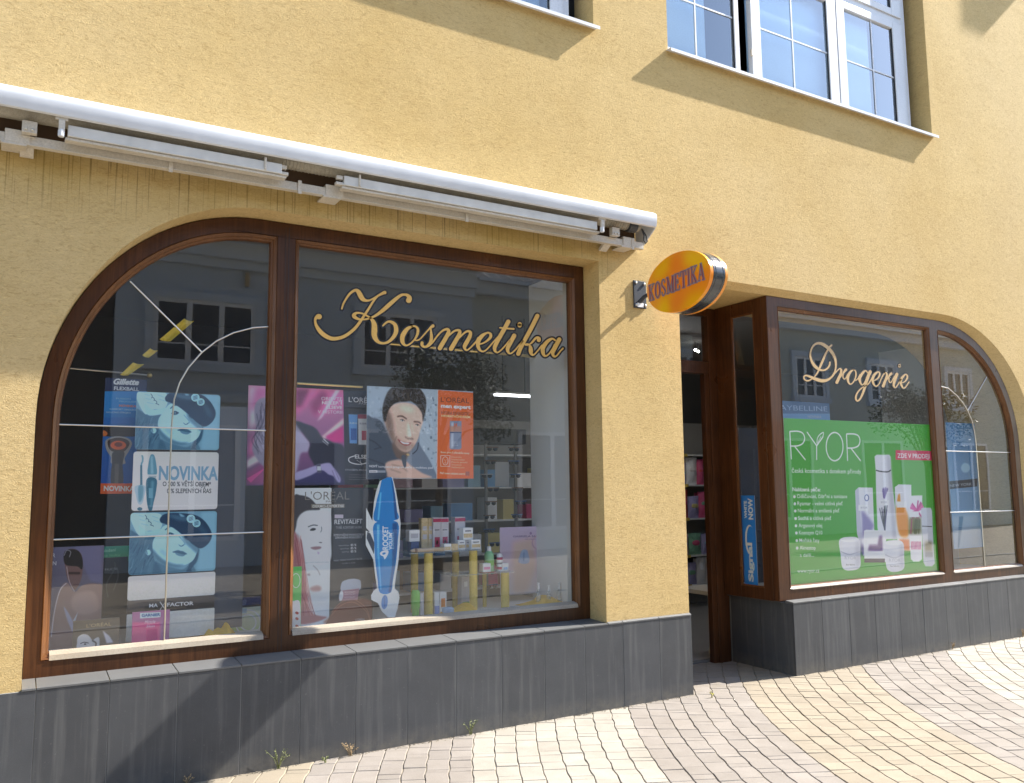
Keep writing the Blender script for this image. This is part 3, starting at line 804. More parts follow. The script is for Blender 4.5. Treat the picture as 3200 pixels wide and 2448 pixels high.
DRO = [
 (cD, [[(1125,312,56),(1060,372,50),(1000,470,52),(930,600,62),(860,770,68),(790,930,66),(728,1080,52),(660,1220,46),(580,1325,34)],
       [(1075,862,40),(1060,960,52),(1000,1058,52),(920,1112,52),(830,1128,54),(720,1098,74),(600,1008,92),(505,880,80),(445,720,62),(437,560,52),(480,412,52),(560,300,58),(680,245,74),(820,268,94),(960,352,104),(1080,465,102),(1180,600,92),(1248,760,72),(1268,920,58),(1258,1080,48),(1208,1230,48),(1120,1355,54),(1000,1438,76),(860,1472,98),(700,1445,100),(540,1388,92),(400,1328,62),(300,1298,48),(235,1322,42),(230,1400,42),(290,1460,42),(380,1465,38),(490,1405,30)]]),
 (cE, [[(10,490,24),(60,412,26),(150,312,28),(208,275,34),(238,320,54),(228,400,60),(190,490,68),(150,575,72),(120,640,74)],
       [(200,520,24),(262,440,26),(318,355,50),(362,302,64)],
       [(290,420,22),(282,490,26),(302,540,26),(335,548,24),(372,500,24),(410,420,28)]]),
 (cE, [[(560,310,26),(500,342,48),(442,420,66),(412,510,68),(420,610,52),(458,678,34),(510,675,26),(570,610,28),(610,520,32),(628,420,36),(610,335,28),(560,308,26)],
       [(595,582,24),(640,575,24),(682,530,24),(730,440,30)]]),
 (cE, [[(930,380,26),(890,332,28),(830,360,54),(762,450,66),(722,540,68),(740,635,52),(780,700,32),(830,680,26),(880,590,26),(910,500,30)],
       [(998,362,82),(960,450,78),(920,560,74),(882,700,66),(850,800,60),(800,940,52),(740,1065,42),(680,1125,36),(637,1105,42),(622,1030,46),(660,920,38),(740,820,32),(840,748,28),(940,688,28),(1000,610,26),(1050,520,26),(1090,460,40)]]),
 (cE, [[(1110,588,22),(1180,550,28),(1238,480,42),(1252,400,42),(1215,362,30),(1158,392,50),(1092,470,66),(1065,570,62),(1085,665,50),(1130,730,32),(1180,735,26),(1240,670,26),(1290,550,28),(1340,450,28),(1395,388,30)]]),
 (cE, [[(1390,390,30),(1425,388,38),(1445,440,54),(1430,520,60),(1390,620,68),(1345,735,74)],
       [(1420,600,24),(1475,525,26),(1515,450,50),(1555,408,64)],
       [(1500,520,22),(1497,600,26),(1525,642,26),(1562,625,24),(1605,550,26),(1650,470,30)]]),
 (cE, [[(1705,425,80),(1680,500,74),(1642,610,68),(1622,700,60),(1642,762,38),(1680,768,26),(1730,700,26),(1790,595,28),(1830,530,34)],
       [(1775,185,64),(1775,200,72),(1773,215,64)]]),
 (cE, [[(1850,648,22),(1910,620,28),(1968,550,42),(1982,470,42),(1945,428,30),(1890,462,50),(1822,550,64),(1808,650,58),(1838,735,48),(1880,790,30),(1930,768,26),(1980,700,28),(2025,628,30)]])]
def glass_lettering(spec, Y, parent, gold, rim, fat=.5):
    for o, strokes in spec:
        pl_ = lambda dy: (lambda a, b, off: tuple(on_y(o[0]+a/o[2], o[1]+b/o[2], Y)+np.array([0, -dy-off, 0])))
        stroke_mesh(strokes, pl_(.0008), rim*o[2]).build('letter_outline', INK, parent, recalc=False)
        stroke_mesh(strokes, pl_(.0024), fat*o[2]).build('letter', gold, parent, recalc=False)
glass_lettering(KOS, G, w1, GOLD, 5.6)
glass_lettering(DRO, G2, w2, GOLD2, 2.6, .15)

# ------------------------------------------------------------------ awning above the left window
aw = thing('awning', 'closed white awning with folded arms on the wall over the left shop window', 'awning', (2, 5.0, 3.5))
AX0, AX1 = -1.6, 4.13
prof = [(5.083, 3.715), (4.90, 3.694), (4.855, 3.680), (4.832, 3.664), (4.8215, 3.644), (4.8205, 3.625), (4.823, 3.59), (4.832, 3.563), (4.846, 3.558), (4.846, 3.566), (4.838, 3.590),
        (4.834, 3.628), (4.842, 3.648), (4.868, 3.668), (4.935, 3.688), (5.083, 3.703)]
o = MB().prism(prof, lambda a, b: (AX0, a, b), lambda a, b: (AX1, a, b)).build('cover', WHITE_METAL, aw); autosmooth(o, 50)
MB().prism([(5.083, 3.443), (5.0, 3.446), (4.848, 3.552), (4.838, 3.58), (4.838, 3.64), (4.87, 3.664), (5.083, 3.70)], lambda a, b: (AX1-.004, a, b), lambda a, b: (AX1+.003, a, b)).build('end_plate', WHITE_METAL, aw)
MB().box(AX0, AX1-.03, 4.955, 4.995, 3.422, 3.467).build('torsion_bar', CREAM_METAL, aw, bevel=.003)
MB().box(AX0, AX1-.03, 4.950, 4.992, 3.414, 3.4215).build('bar_lip', CREAM_METAL, aw)
FAB = mat_noisy('rolled_fabric', (.34, .31, .25), (.44, .41, .34), 20, .9, .3, .002)
o = MB().lathe([(.048, AX0), (.048, AX1-.06)], (0, 4.98, 3.60), 'x', 20).build('fabric_roll', FAB, aw); autosmooth(o, 60)
mb = MB()
for x in list(np.arange(1.30, 1.62, .022))+list(np.arange(3.72, 3.98, .022)): mb.lathe([(.0495+.0015*math.sin(x*90), x), (.052, x+.003), (.0495, x+.006)], (0, 4.98, 3.60), 'x', 20)
o = mb.build('fabric_fold', FAB, aw); o['kind'] = 'stuff'
def arm(xa, xb):
    MB().box(xa, xb, 4.868, 4.905, 3.470, 3.532).build('arm', ARM_METAL, aw, bevel=.004)
    MB().box(xa-.01, xb+.03, 4.880, 4.935, 3.452, 3.468).build('arm_lower', CREAM_METAL, aw, bevel=.003)
arm(-.9, -.2) if False else None
arm(.145, 1.28); arm(1.665, 3.60)
for x in (1.335,): pass
def bolt(p, r=.009, l=.012, ax='y', parent=aw, mat=CREAM_METAL): MB().lathe([(r, 0), (r, l*.7), (r*.5, l)], p, ax, 8).build('bolt', mat, parent)
for x in (.115, 3.635):   # elbow blocks at the outer arm ends
    MB().box(x-.030, x+.030, 4.850, 4.862, 3.545, 3.568).box(x-.014, x+.016, 4.846, 4.866, 3.488, 3.545).build('hanger', CREAM_METAL, aw, bevel=.002)
    MB().lathe([(.014, -.02), (.016, -.014), (.016, .014), (.012, .02)], (x, 4.858, 3.475), 'z', 12).build('pivot', WHITE_METAL, aw)
for x0, x1 in ((-.065, .005), (3.765, 3.835)):
    MB().box(x0, x1, 4.905, 4.945, 3.465, 3.53).build('bracket', CREAM_METAL, aw, bevel=.003)
    MB().prism([(4.955, 3.46), (4.945, 3.46), (5.06, 3.385), (5.075, 3.385), (5.08, 3.40), (5.01, 3.455)], lambda a, b: (x0-.005, a, b), lambda a, b: (x1-.01, a, b)).build('wall_hook', CREAM_METAL, aw, bevel=.002)
    for dx in (.02, .05): bolt((x0+dx, 4.904, 3.482), .007, -.01, mat=STEEL)
for x in (1.575, 3.90, -.14):
    MB().box(x, x+.115, 4.948, 5.00, 3.418, 3.487).build('clamp', CREAM_METAL, aw, bevel=.003)
    MB().box(x-.015, x+.10, 4.948, 5.075, 3.404, 3.4145).build('wall_shoe', CREAM_METAL, aw, bevel=.002)
for x in (.66, 1.40, 2.55, 3.98): MB().box(x, x+.022, 4.944, 4.9525, 3.396, 3.478).build('strap', CREAM_METAL, aw)
for x in (1.18, 1.765): MB().tube([(x, 4.862, 3.55), (x, 4.862, 3.478)], .007, 8).build('pin', CREAM_METAL, aw)
for x in (1.29, 1.64):
    MB().box(x-.02, x+.02, 4.875, 4.90, 3.505, 3.53).box(x-.025, x+.03, 4.872, 4.905, 3.468, 3.488).build('arm_joint', CREAM_METAL, aw, bevel=.003)
MB().box(AX0, AX1-.02, 5.075, 5.0845, 3.50, 3.69).build('back_plate', principled('dark_brown_back', (.10, .06, .035), .9), aw)  # dark brown strip closing the gap behind the cover
MB().lathe([(.045, 0), (.05, .004), (.05, .07), (.045, .075)], (3.955, 4.965, 3.585), 'x', 18).build('roller_end', principled('grey_plastic', (.06, .065, .075), .5), aw)
o = MB().tube([(4.035, 4.89, 3.55), (4.05, 4.885, 3.50), (4.045, 4.88, 3.455), (4.06, 4.88, 3.435), (4.078, 4.88, 3.455), (4.07, 4.885, 3.50), (4.035, 4.89, 3.55)], .005, 6).build('crank_eye', DARK, aw)

# ------------------------------------------------------------------ projecting round sign
sg = thing('projecting_sign', 'round orange KOSMETIKA sign on a bracket projecting from the pillar by the door', 'sign', (4.15, 5.08, 3.07))
MB().box(4.088, 4.212, 5.071, 5.084, 2.977, 3.196).build('bracket_plate', BLACK_METAL, sg, bevel=.004)
for x, z in ((4.108, 3.175), (4.190, 3.172), (4.105, 3.0), (4.196, 3.0)): bolt((x, 5.072, z), .011, -.012, parent=sg, mat=STEEL)
MB().box(4.118, 4.180, 5.0675, 5.0705, 2.985, 3.018).build('white_cap', principled('white_plastic', (.8, .8, .8), .4), sg, bevel=.001)
o = MB().tube([(4.148, 5.07, 3.03), (4.148, 5.03, 3.055), (4.148, 4.97, 3.068), (4.148, 4.88, 3.07)], [.018, .016, .014, .014], 10).build('arm', BLACK_METAL, sg); autosmooth(o)
DCY, DCZ, DRY, DRZ = 4.545, 3.063, .343, .218
def disc(name, xs, mat, n=56, capmat=None):
    """xs: list of (x, radius factor)"""
    mb = MB(); vs = []; fs = []
    for x, k in xs: vs += [(x, DCY+DRY*k*math.cos(t), DCZ+DRZ*k*math.sin(t)) for t in np.linspace(0, 2*math.pi, n, endpoint=False)]
    for i in range(len(xs)-1):
        for j in range(n): fs.append((i*n+j, i*n+(j+1) % n, (i+1)*n+(j+1) % n, (i+1)*n+j))
    fs += [tuple(range(n)), tuple(range((len(xs)-1)*n, len(xs)*n))]
    mb.add(vs, fs); o = mb.build(name, mat, sg); autosmooth(o, 30); return o
cvs = Canvas((-.35, .35, -.225, .225), 0, 300, (.93, .52, .10)); cvs.k = 1.15; cvs.T = lambda p: np.array([p[0]*300, p[1]*300])
for (cx, cy, rx, ry, c, a) in ((.28, .12, .2, .10, (.95, .66, .05), -30), (.75, .16, .22, .12, (.97, .70, .05), 20), (.5, .12, .12, .10, (.93, .45, .12), 0), (.25, .5, .25, .10, (.93, .62, .05), -35),
        (.55, .3, .2, .12, (.93, .47, .15), 0), (.12, .4, .12, .15, (.90, .55, .12), 0), (.85, .42, .15, .12, (.94, .50, .10), 0), (.3, .58, .12, .08, (.95, .72, .02), -30), (.7, .58, .22, .07, (.96, .66, .06), -15), (.48, .52, .13, .10, (.92, .47, .14), -10), (.5, .33, .5, .06, (.95, .45, .12), 0)):
    cvs.ell(cx, cy, rx, ry, c, a, 22, .8)
ORM = print_mat('orange_swirl', cvs.image('sign_face'), .25)
o = disc('face', [(4.066, .975), (4.064, .985), (4.066, 1.0), (4.092, 1.0)], ORM)
me = o.data; uv = me.uv_layers.new(name='UVMap')
for l in me.loops:
    c = me.vertices[l.vertex_index].co; uv.data[l.index].uv = (.5-(c.y-DCY)/.7, .5+(c.z-DCZ)/.45)
disc('rim', [(4.0925, .985), (4.100, 1.0), (4.112, 1.0), (4.114, .99), (4.118, .99), (4.120, 1.0), (4.180, 1.0), (4.182, .99), (4.186, .99), (4.188, 1.0), (4.202, 1.0), (4.205, .985)], principled('black_gloss', (.03, .033, .038), .25, coat=.6))
disc('back_face', [(4.2055, 1.0), (4.228, 1.0), (4.232, .985)], principled('orange_plastic', (.85, .33, .05), .3))
SER = {'K': (.85, [((.18, 0), (.18, 1), .17), ((.2, .42), (.85, .98), .05), ((.34, .56), (.82, .02), .17), ((0, 0), (.38, 0), .04), ((0, 1), (.38, 1), .04), ((.6, 0), (1, 0), .04), ((.62, 1), (1, 1), .04)]),
       'O': (.85, 'O'), 'S': (.75, 'S'),
       'M': (1.1, [((.14, 0), (.14, 1), .05), ((.14, 1), (.5, .05), .16), ((.5, .05), (.86, 1), .05), ((.86, 0), (.86, 1), .16), ((0, 0), (.28, 0), .04), ((0, 1), (.2, 1), .04), ((.68, 0), (1, 0), .04), ((.8, 1), (1, 1), .04)]),
       'E': (.75, [((.2, 0), (.2, 1), .18), ((.05, 0), (.9, 0), .05), ((.05, 1), (.88, 1), .05), ((.2, .52), (.62, .52), .05), ((.9, 0), (.92, .22), .05), ((.88, 1), (.88, .8), .05), ((.62, .42), (.62, .62), .05)]),
       'T': (.85, [((.5, 0), (.5, 1), .18), ((.05, 1), (.95, 1), .05), ((.06, 1), (.05, .76), .05), ((.94, 1), (.95, .76), .05), ((.3, 0), (.7, 0), .04)]),
       'I': (.42, [((.5, 0), (.5, 1), .36), ((.05, 0), (.95, 0), .04), ((.05, 1), (.95, 1), .04)]),
       'A': (.9, [((.14, 0), (.5, 1), .05), ((.5, 1), (.84, 0), .17), ((.26, .34), (.72, .34), .05), ((0, 0), (.3, 0), .04), ((.66, 0), (1, 0), .04)])}
RED = principled('dark_red_print', (.28, .035, .05), .4); GREY = principled('grey_outline', (.25, .22, .24), .4)
total = sum(SER[c][0] for c in 'KOSMETIKA')+.12*8; ya, yb = 4.862, 4.262; xq = 0
LH = .118
for i, ch in enumerate('KOSMETIKA'):
    w_, sp_ = SER[ch]
    L = w_/total*(ya-yb); y0 = ya-xq/total*(ya-yb); xq += w_+.12
    def pl2(a, b, off, y0=y0, L=L, dx=0, i=i): return (4.0636-dx-off, y0-a*L, 3.018-b*LH*(1+.25*abs((i-4)/4)*0)+LH*2*b-i*.003)
    if sp_ == 'O': st_ = [[(.5+.40*math.cos(t), .5+.49*math.sin(t), .07+.13*abs(math.cos(t))) for t in np.linspace(0, 2*math.pi, 14)]]
    elif sp_ == 'S': st_ = [[(.82, .76, .06), (.7, .95, .06), (.45, 1, .07), (.2, .86, .12), (.22, .66, .16), (.5, .5, .2), (.8, .32, .16), (.8, .12, .12), (.5, 0, .07), (.25, .04, .06), (.14, .26, .06)]]
    else: st_ = [[(*a, w), (*b, w)] for a, b, w in sp_]
    # widths are in letter widths
    for nm, ex, dx, mt in (('letter_outline', .006, .0003, GREY), ('letter', -.001, .0022, RED)):
        mb = MB()
        for si, s_ in enumerate(st_):
            S = spline([tuple(p) for p in s_], False, 5 if len(s_) > 2 else 2)
            P = np.c_[S[:, 0]*L, S[:, 1]*LH]; W = np.maximum(S[:, 2]*L/2+ex, .0015)
            d = np.gradient(P, axis=0); d /= np.maximum(np.linalg.norm(d, axis=1), 1e-9)[:, None]
            if len(s_) == 2: P[0] -= d[0]*ex; P[-1] += d[-1]*ex
            nn = np.c_[-d[:, 1], d[:, 0]]*W[:, None]
            f3 = lambda p: (4.0636-dx-si*.00012, y0-p[0], 2.985+.0045*i+p[1])
            k = len(P); mb.add([f3(p) for p in P+nn]+[f3(p) for p in P-nn], [(j, j+1, k+j+1, k+j) for j in range(k-1)])
        mb.build(nm, mt, sg, recalc=False)
# ------------------------------------------------------------------ the other side of the street (seen mirrored in the panes)
def far_window(parent, xc, w, z0, h, n, Y, frame, glassm, surround=None):
    """Y: wall face; faces +y"""
    wd = sub('window', parent)
    x0 = xc-w/2
    mb = MB(); t = .085
    mb.box(x0, x0+w, Y+.003, Y+.045, z0, z0+t).box(x0, x0+w, Y+.003, Y+.045, z0+h-t, z0+h)
    for i in range(n+1):
        c = x0+t/2+(w-t)*i/n; mb.box(c-t*.65, c+t*.65, Y+.004, Y+.047, z0+t, z0+h-t)
    mb.build('frame', frame, wd)
    MB().box(x0+.02, x0+w-.02, Y+.001, Y+.012, z0+.02, z0+h-.02).build('pane', glassm, wd)
    MB().box(x0+.02, x0+w-.02, Y+.013, Y+.022, z0+h*.30, z0+h*.30+.03).build('glazing_bar', frame, wd)
    if surround:
        s = .16
        mb = MB().box(x0-s, x0, Y-.02, Y+.08, z0-s, z0+h+s).box(x0+w, x0+w+s, Y-.02, Y+.08, z0-s, z0+h+s).box(x0, x0+w, Y-.02, Y+.08, z0+h, z0+h+s).box(x0-s-.03, x0+w+s+.03, Y-.02, Y+.14, z0-s, z0-.002)
        mb.build('surround', surround, wd)
GREYW = mat_noisy('pale_grey_render', (.52, .60, .70), (.58, .66, .76), 1.1, .9, .05, .002)
GREYS = mat_noisy('lighter_trim', (.60, .68, .80), (.66, .74, .84), 2, .85, .03, .002)
GREENW = mat_noisy('grey_green_render', (.50, .53, .50), (.56, .59, .55), 1.1, .9, .05, .002)
DARKW = mat_noisy('dark_facade', (.035, .03, .025), (.055, .045, .038), 1.2, .8, .05, .002)
FRAMEW = principled('far_frame', (.80, .82, .86), .5)
FPANE = principled('far_pane', (.03, .045, .075), .15)
TILES = mat_noisy('roof_tile', (.50, .46, .40), (.60, .56, .50), 5, .7, .2, .01, island=.3)
def roof(parent, x0, x1, Y, z, corr, mat):
    mb = MB(); n = int((x1-x0)/(.24 if not corr else .34))
    for i in range(n):
        a = x0+(x1-x0)*i/n; b = x0+(x1-x0)*(i+1)/n
        for r in range(9):
            y0, z0 = Y-.5*r*.9, z+.5*r*.62; y1, z1 = y0-.5, z0+.345
            h = .05
            vs = [(a, y0, z0), ((a+b)/2, y0, z0+h*2), (b, y0, z0), (a, y1, z1), ((a+b)/2, y1, z1+h*2-.03), (b, y1, z1)]
            mb.add(vs, [(0, 1, 4, 3), (1, 2, 5, 4), (0, 2, 1)])
    o = mb.build('roof_tiles', mat, parent); o['kind'] = 'stuff'
OY = -7.63
b1 = thing('opposite_house', 'pale grey two storey house across the street, mirrored in the left shop window', 'building', (5.5, OY, 0))
MB().box(1.55, 9.62, OY-.5, OY, 0, 6.9).build('wall', GREYW, b1)
MB().box(1.5, 9.65, OY, OY+.22, 6.50, 6.86).box(1.5, 9.65, OY, OY+.10, 6.30, 6.50).build('cornice', GREYS, b1, bevel=.01)
MB().box(1.5, 9.65, OY+.22, OY+.45, 6.86, 6.93).build('gutter', principled('zinc', (.45, .46, .48), .35, .6), b1)
roof(b1, 1.5, 9.65, OY+.35, 6.93, False, TILES)
far_window(b1, 3.27, 2.05, 4.20, 1.36, 3, OY, FRAMEW, FPANE, GREYS); far_window(b1, 7.66, 1.95, 4.36, 1.33, 3, OY, FRAMEW, FPANE, GREYS)
MB().box(2.0, 2.02, OY, OY+.02, .2, 3.3).build('pilaster', GREYS, b1); MB().box(1.55, 9.6, OY, OY+.06, 3.42, 3.62).build('string_course', GREYS, b1, bevel=.01)
for xc, w, z0, h, n in ((3.1, 1.9, .55, 2.4, 2), (7.9, 2.2, .55, 2.4, 2)): far_window(b1, xc, w, z0, h, n, OY, FRAMEW, FPANE)
MB().box(5.0, 6.1, OY-.02, OY+.03, 0, 2.6).build('door', principled('green_door', (.05, .07, .06), .5), b1)
MB().box(4.05, 4.13, OY, OY+.1, 5.95, 6.25).build('wall_lamp', principled('ochre_lamp', (.5, .36, .16), .5), b1)
b2 = thing('opposite_house', 'grey green house with a pale corrugated roof across the street', 'building', (20, OY-.15, 0))
MB().box(9.66, 34, OY-.65, OY-.12, 0, 6.7).build('wall', GREENW, b2)
MB().box(9.66, 34, OY-.12, OY+.12, 6.42, 6.72).build('cornice', GREYS, b2, bevel=.01)
roof(b2, 9.66, 30, OY+.25, 6.78, True, mat_noisy('pale_sheet_roof', (.50, .48, .45), (.60, .58, .55), 4, .45, .1, .004, island=.25))
MB().box(9.66, 34, OY+.18, OY+.32, 6.70, 6.78).build('gutter', principled('zinc_b', (.5, .5, .52), .35, .6), b2)
for xc in (13.2, 17.5, 21.6, 25.2, 29.5): far_window(b2, xc, 1.35, 4.3, 1.3, 3, OY-.12, FRAMEW, FPANE, GREYS)
for xc in (12, 16, 20.5, 25, 30): far_window(b2, xc, 2.1, .5, 2.5, 2, OY-.12, FRAMEW, FPANE)
b0 = thing('opposite_house', 'dark brown house front across the street, mirrored at the left edge of the arched window', 'building', (-5, OY-.2, 0))
MB().box(-16, 1.53, OY-.7, OY-.15, 0, 7.4).build('wall', DARKW, b0)
for xc in (-1.4, -4.6, -8): far_window(b0, xc, 1.3, 4.2, 1.5, 2, OY-.15, DARKW, FPANE); far_window(b0, xc, 1.6, .8, 2.1, 2, OY-.15, DARKW, FPANE)
roof(b0, -16, 1.53, OY+.1, 7.4, False, TILES)

LEAF = mat_noisy('leaf_green', (.035, .060, .018), (.07, .105, .035), 3, .5, 0, .001, .4, island=.45)
BARK = mat_noisy('bark', (.10, .075, .05), (.15, .12, .09), 12, .9, .5, .01)
def tree(x, y, h, R, seed, label):
    t = thing('street_tree', label, 'tree', (x, y, 0), 'young trees along the far kerb')
    r = random.Random(seed)
    mb = MB(); mb.tube([(x, y, 0), (x+.03, y, h*.3), (x-.02, y+.02, h*.55), (x, y, h*.9)], [.09, .075, .06, .02], 8)
    cl = []
    for i in range(13):
        a = r.uniform(0, 6.28); el = r.uniform(-.3, 1.2); d = R*r.uniform(.45, .95)
        c = (x+math.cos(a)*math.cos(el)*d, y+math.sin(a)*math.cos(el)*d, h*.72+math.sin(el)*d*.85)
        mb.tube([(x, y, h*r.uniform(.4, .62)), ((x+c[0])/2, (y+c[1])/2, (h*.55+c[2])/2+.05), c], [.03, .02, .008], 5); cl.append((c, R*r.uniform(.3, .5)))
    o = mb.build('trunk', BARK, t); autosmooth(o)
    n = 5200; vs = []; fs = []
    for i in range(n):
        c, rr = cl[r.randrange(len(cl))]
        while True:
            p = Vector((r.uniform(-1, 1), r.uniform(-1, 1), r.uniform(-1, 1)))
            if p.length < 1: break
        p = Vector(c)+p*rr; s = r.uniform(.03, .06)
        a = Vector((r.gauss(0, 1), r.gauss(0, 1), r.gauss(0, .6))).normalized(); b = a.orthogonal().normalized(); q = r.uniform(0, 6.28)
        b = (b*math.cos(q)+a.cross(b)*math.sin(q))
        k = len(vs); vs += [p-a*s, p+b*s*.45, p+a*s, p-b*s*.45]; fs.append((k, k+1, k+2, k+3))
    mb = MB().add(vs, fs); o = mb.build('crown', LEAF, t, recalc=False)
tree(6.35, -2.75, 4.15, 1.15, 3, 'leafy young street tree mirrored in the left shop window under the word Kosmetika')
tree(20.8, -3.4, 4.3, 1.2, 8, 'leafy young street tree farther right, mirrored beside the mullion of the right shop window')
# kerb and asphalt strip between the two pavements
ka = MB().box(-30, 45, -.55, -.45, -.013, .004).build('kerb', mat_noisy('kerb_stone', (.33, .32, .30), (.40, .39, .37), 3, .8, .1, .002)); tag(ka, kind='structure')

bs = thing('shadow_box', 'unseen dark box added beyond the right picture edge to shadow the upper wall', 'sign', (12.4, 5.08, 9.8))  # added box outside the view, casts the shadow high on the wall
MB().box(12.15, 12.55, 4.53, 4.95, 9.55, 10.4).build('case', BLACK_METAL, bs, bevel=.01); MB().box(12.24, 12.30, 4.95, 5.085, 10.2, 10.26).build('arm', BLACK_METAL, bs); MB().box(12.24, 12.30, 4.95, 5.085, 9.7, 9.76).build('arm', BLACK_METAL, bs)
# ------------------------------------------------------------------ posters behind the panes
def W_(r, g, b): return (r/255, g/255, b/255)
def board(name, label, cat, corners, o, Y, w, paint, group=None, radius=0, bg=(1, 1, 1), parent=None, thick=.004, outline=None):
    rc = rect_of(corners, o, Y)
    cv = Canvas(rc, Y, w, bg).crop(*o); paint(cv); cv.grain(.012)
    ol = None
    if outline:
        ol = [tuple(on_y(o[0]+a/o[2], o[1]+b/o[2], Y)[[0, 2]]) for a, b in outline]
    ob = sheet(name, cv, ol, thick, parent, radius)
    if parent is None: tag(ob, label, cat, group)
    return ob
o3 = (140, 1200, 2.2405); o4 = (0, 1450, 2.4); o5 = (750, 1150, 2.745); o6 = (800, 1450, 2.8); o7 = (1200, 1450, 2.8)
B = lambda k: W_(int(12+k*160), int(48+k*180), int(78+k*168))     # blue duotone
def portrait(c, u0, v0, u1, v1):
    """woman in a dark beret, blue duotone; traced in the frame of the upper card"""
    fx = lambda x, y: (u0+(x-635)/595*(u1-u0), v0+(y-55)/412*(v1-v0)-(x-635)/595*0)
    kx = (u1-u0)/595
    P = lambda pts, k, **kw: c.poly([fx(*p) for p in pts], B(k) if np.isscalar(k) else k, True, **kw)
    L = lambda pts, w, k, **kw: c.line([fx(*p) for p in pts], w*kx, B(k) if np.isscalar(k) else k, **kw)
    c.k = 1.3
    c.poly([fx(*p) for p in ((600, 30), (1260, 30), (1260, 500), (600, 500))], B(.62))
    c.poly([fx(*p) for p in ((1130, 30), (1260, 30), (1260, 500), (1090, 500))], B(.74), soft=8)
    P([(625, 190), (700, 200), (800, 205), (830, 260), (800, 330), (810, 400), (790, 480), (620, 480)], .36, soft=2)
    rr = random.Random(4)
    for i in range(44):
        x = rr.uniform(640, 800); y = rr.uniform(230, 440); L([(x, y), (x-rr.uniform(10, 40), y+rr.uniform(30, 70))], rr.uniform(3, 7), rr.choice((.12, .25, .5, .62)), alpha=.6, soft=.4)
    P([(640, 62), (720, 58), (840, 60), (862, 110), (840, 170), (760, 178), (740, 200), (700, 208), (655, 130)], 1.0, soft=1.2)
    P([(700, 140), (760, 180), (850, 165), (880, 190), (800, 215), (720, 215)], .92, soft=1.5)
    for a in ((742, 68, 748, 100), (756, 92, 764, 118), (768, 112, 784, 134), (776, 136, 800, 148)): L([(a[0], a[1]), ((a[0]+a[2])/2+8, (a[1]+a[3])/2), (a[2], a[3])], 5, .3)
    for a in (((700, 72), (735, 80)), ((705, 100), (745, 110)), ((715, 128), (765, 140)), ((790, 75), (835, 92)), ((800, 105), (845, 120))): L([a[0], a[1]], 3, .6, soft=.8)
    P([(790, 390), (900, 420), (1000, 440), (1060, 400), (1075, 500), (780, 500)], .42, soft=2)
    P([(810, 385), (850, 440), (850, 500), (790, 500)], .3, soft=4)
    P([(1080, 290), (1112, 300), (1100, 380), (1060, 440), (1075, 480), (1010, 490), (1040, 420)], .2, soft=2)
    P([(838, 190), (870, 145), (930, 135), (990, 170), (1050, 215), (1098, 290), (1092, 340), (1065, 385), (1010, 412), (945, 412), (880, 395), (825, 350), (795, 300), (800, 240)], .97, soft=1.6)
    P([(795, 300), (830, 340), (880, 380), (950, 405), (1010, 408), (960, 425), (870, 410), (810, 360)], .45, soft=4)
    P([(1000, 205), (1100, 280), (1098, 330), (1060, 300), (1010, 250)], .5, soft=5)
    P([(860, 300), (900, 330), (890, 360), (840, 320)], .82, soft=6)
    L([(880, 172), (910, 150), (945, 150), (968, 165)], 7, .15, soft=.8)
    P([(892, 205), (912, 190), (938, 200), (930, 212), (905, 215)], .12, soft=.7); c.ell(*fx(914, 202), 5*kx, 5*kx, B(.75), soft=.4); L([(888, 208), (912, 190), (942, 202)], 4, .05, soft=.4)
    P([(1010, 218), (1050, 222), (1066, 240), (1030, 240)], .16, soft=1.5)
    L([(975, 215), (1010, 255), (1015, 275)], 5, .55, soft=1.5); P([(970, 268), (990, 280), (1010, 268), (1004, 280), (985, 284)], .2, soft=1)
    P([(930, 322), (965, 310), (985, 314), (1005, 318), (1030, 335), (1000, 335), (965, 328)], .33, soft=.8)
    P([(950, 328), (1000, 336), (1022, 338), (1000, 352), (965, 345)], .5, soft=.8); L([(932, 323), (965, 327), (1000, 335), (1030, 336)], 3, .1, soft=.4)
    P([(845, 92), (880, 62), (960, 55), (1080, 68), (1150, 110), (1195, 180), (1196, 230), (1165, 275), (1120, 297), (1070, 270), (1010, 215), (940, 160), (880, 130), (850, 120)], .06, soft=1)
    P([(900, 70), (980, 72), (1060, 100), (1000, 110), (940, 95)], .28, soft=6); P([(1110, 120), (1170, 190), (1165, 240), (1120, 180)], .17, soft=6)
    P([(975, 58), (990, 62), (1015, 78), (990, 80)], .7, soft=2)
    for cx, cy, r in ((1057, 95, 30), (1095, 126, 28)):
        c.ell(*fx(cx, cy), r*kx, r*kx*.95, B(.9)); c.ell(*fx(cx, cy), r*.78*kx, r*.72*kx, B(.8))
        for d in (-9, 0, 9): L([(cx-14, cy+d+5), (cx+14, cy+d-5)], 4, .2)
    c.ell(*fx(765, 325), 17*kx, 20*kx, B(.92), soft=.8); L([(752, 312), (758, 338)], 5, .3, soft=1)
ds = thing('mascara_display', 'tall stack of blue portrait cards and a white NOVINKA card in the arched window', 'display', (.75, 5.55, 1.0))
YM = 5.55
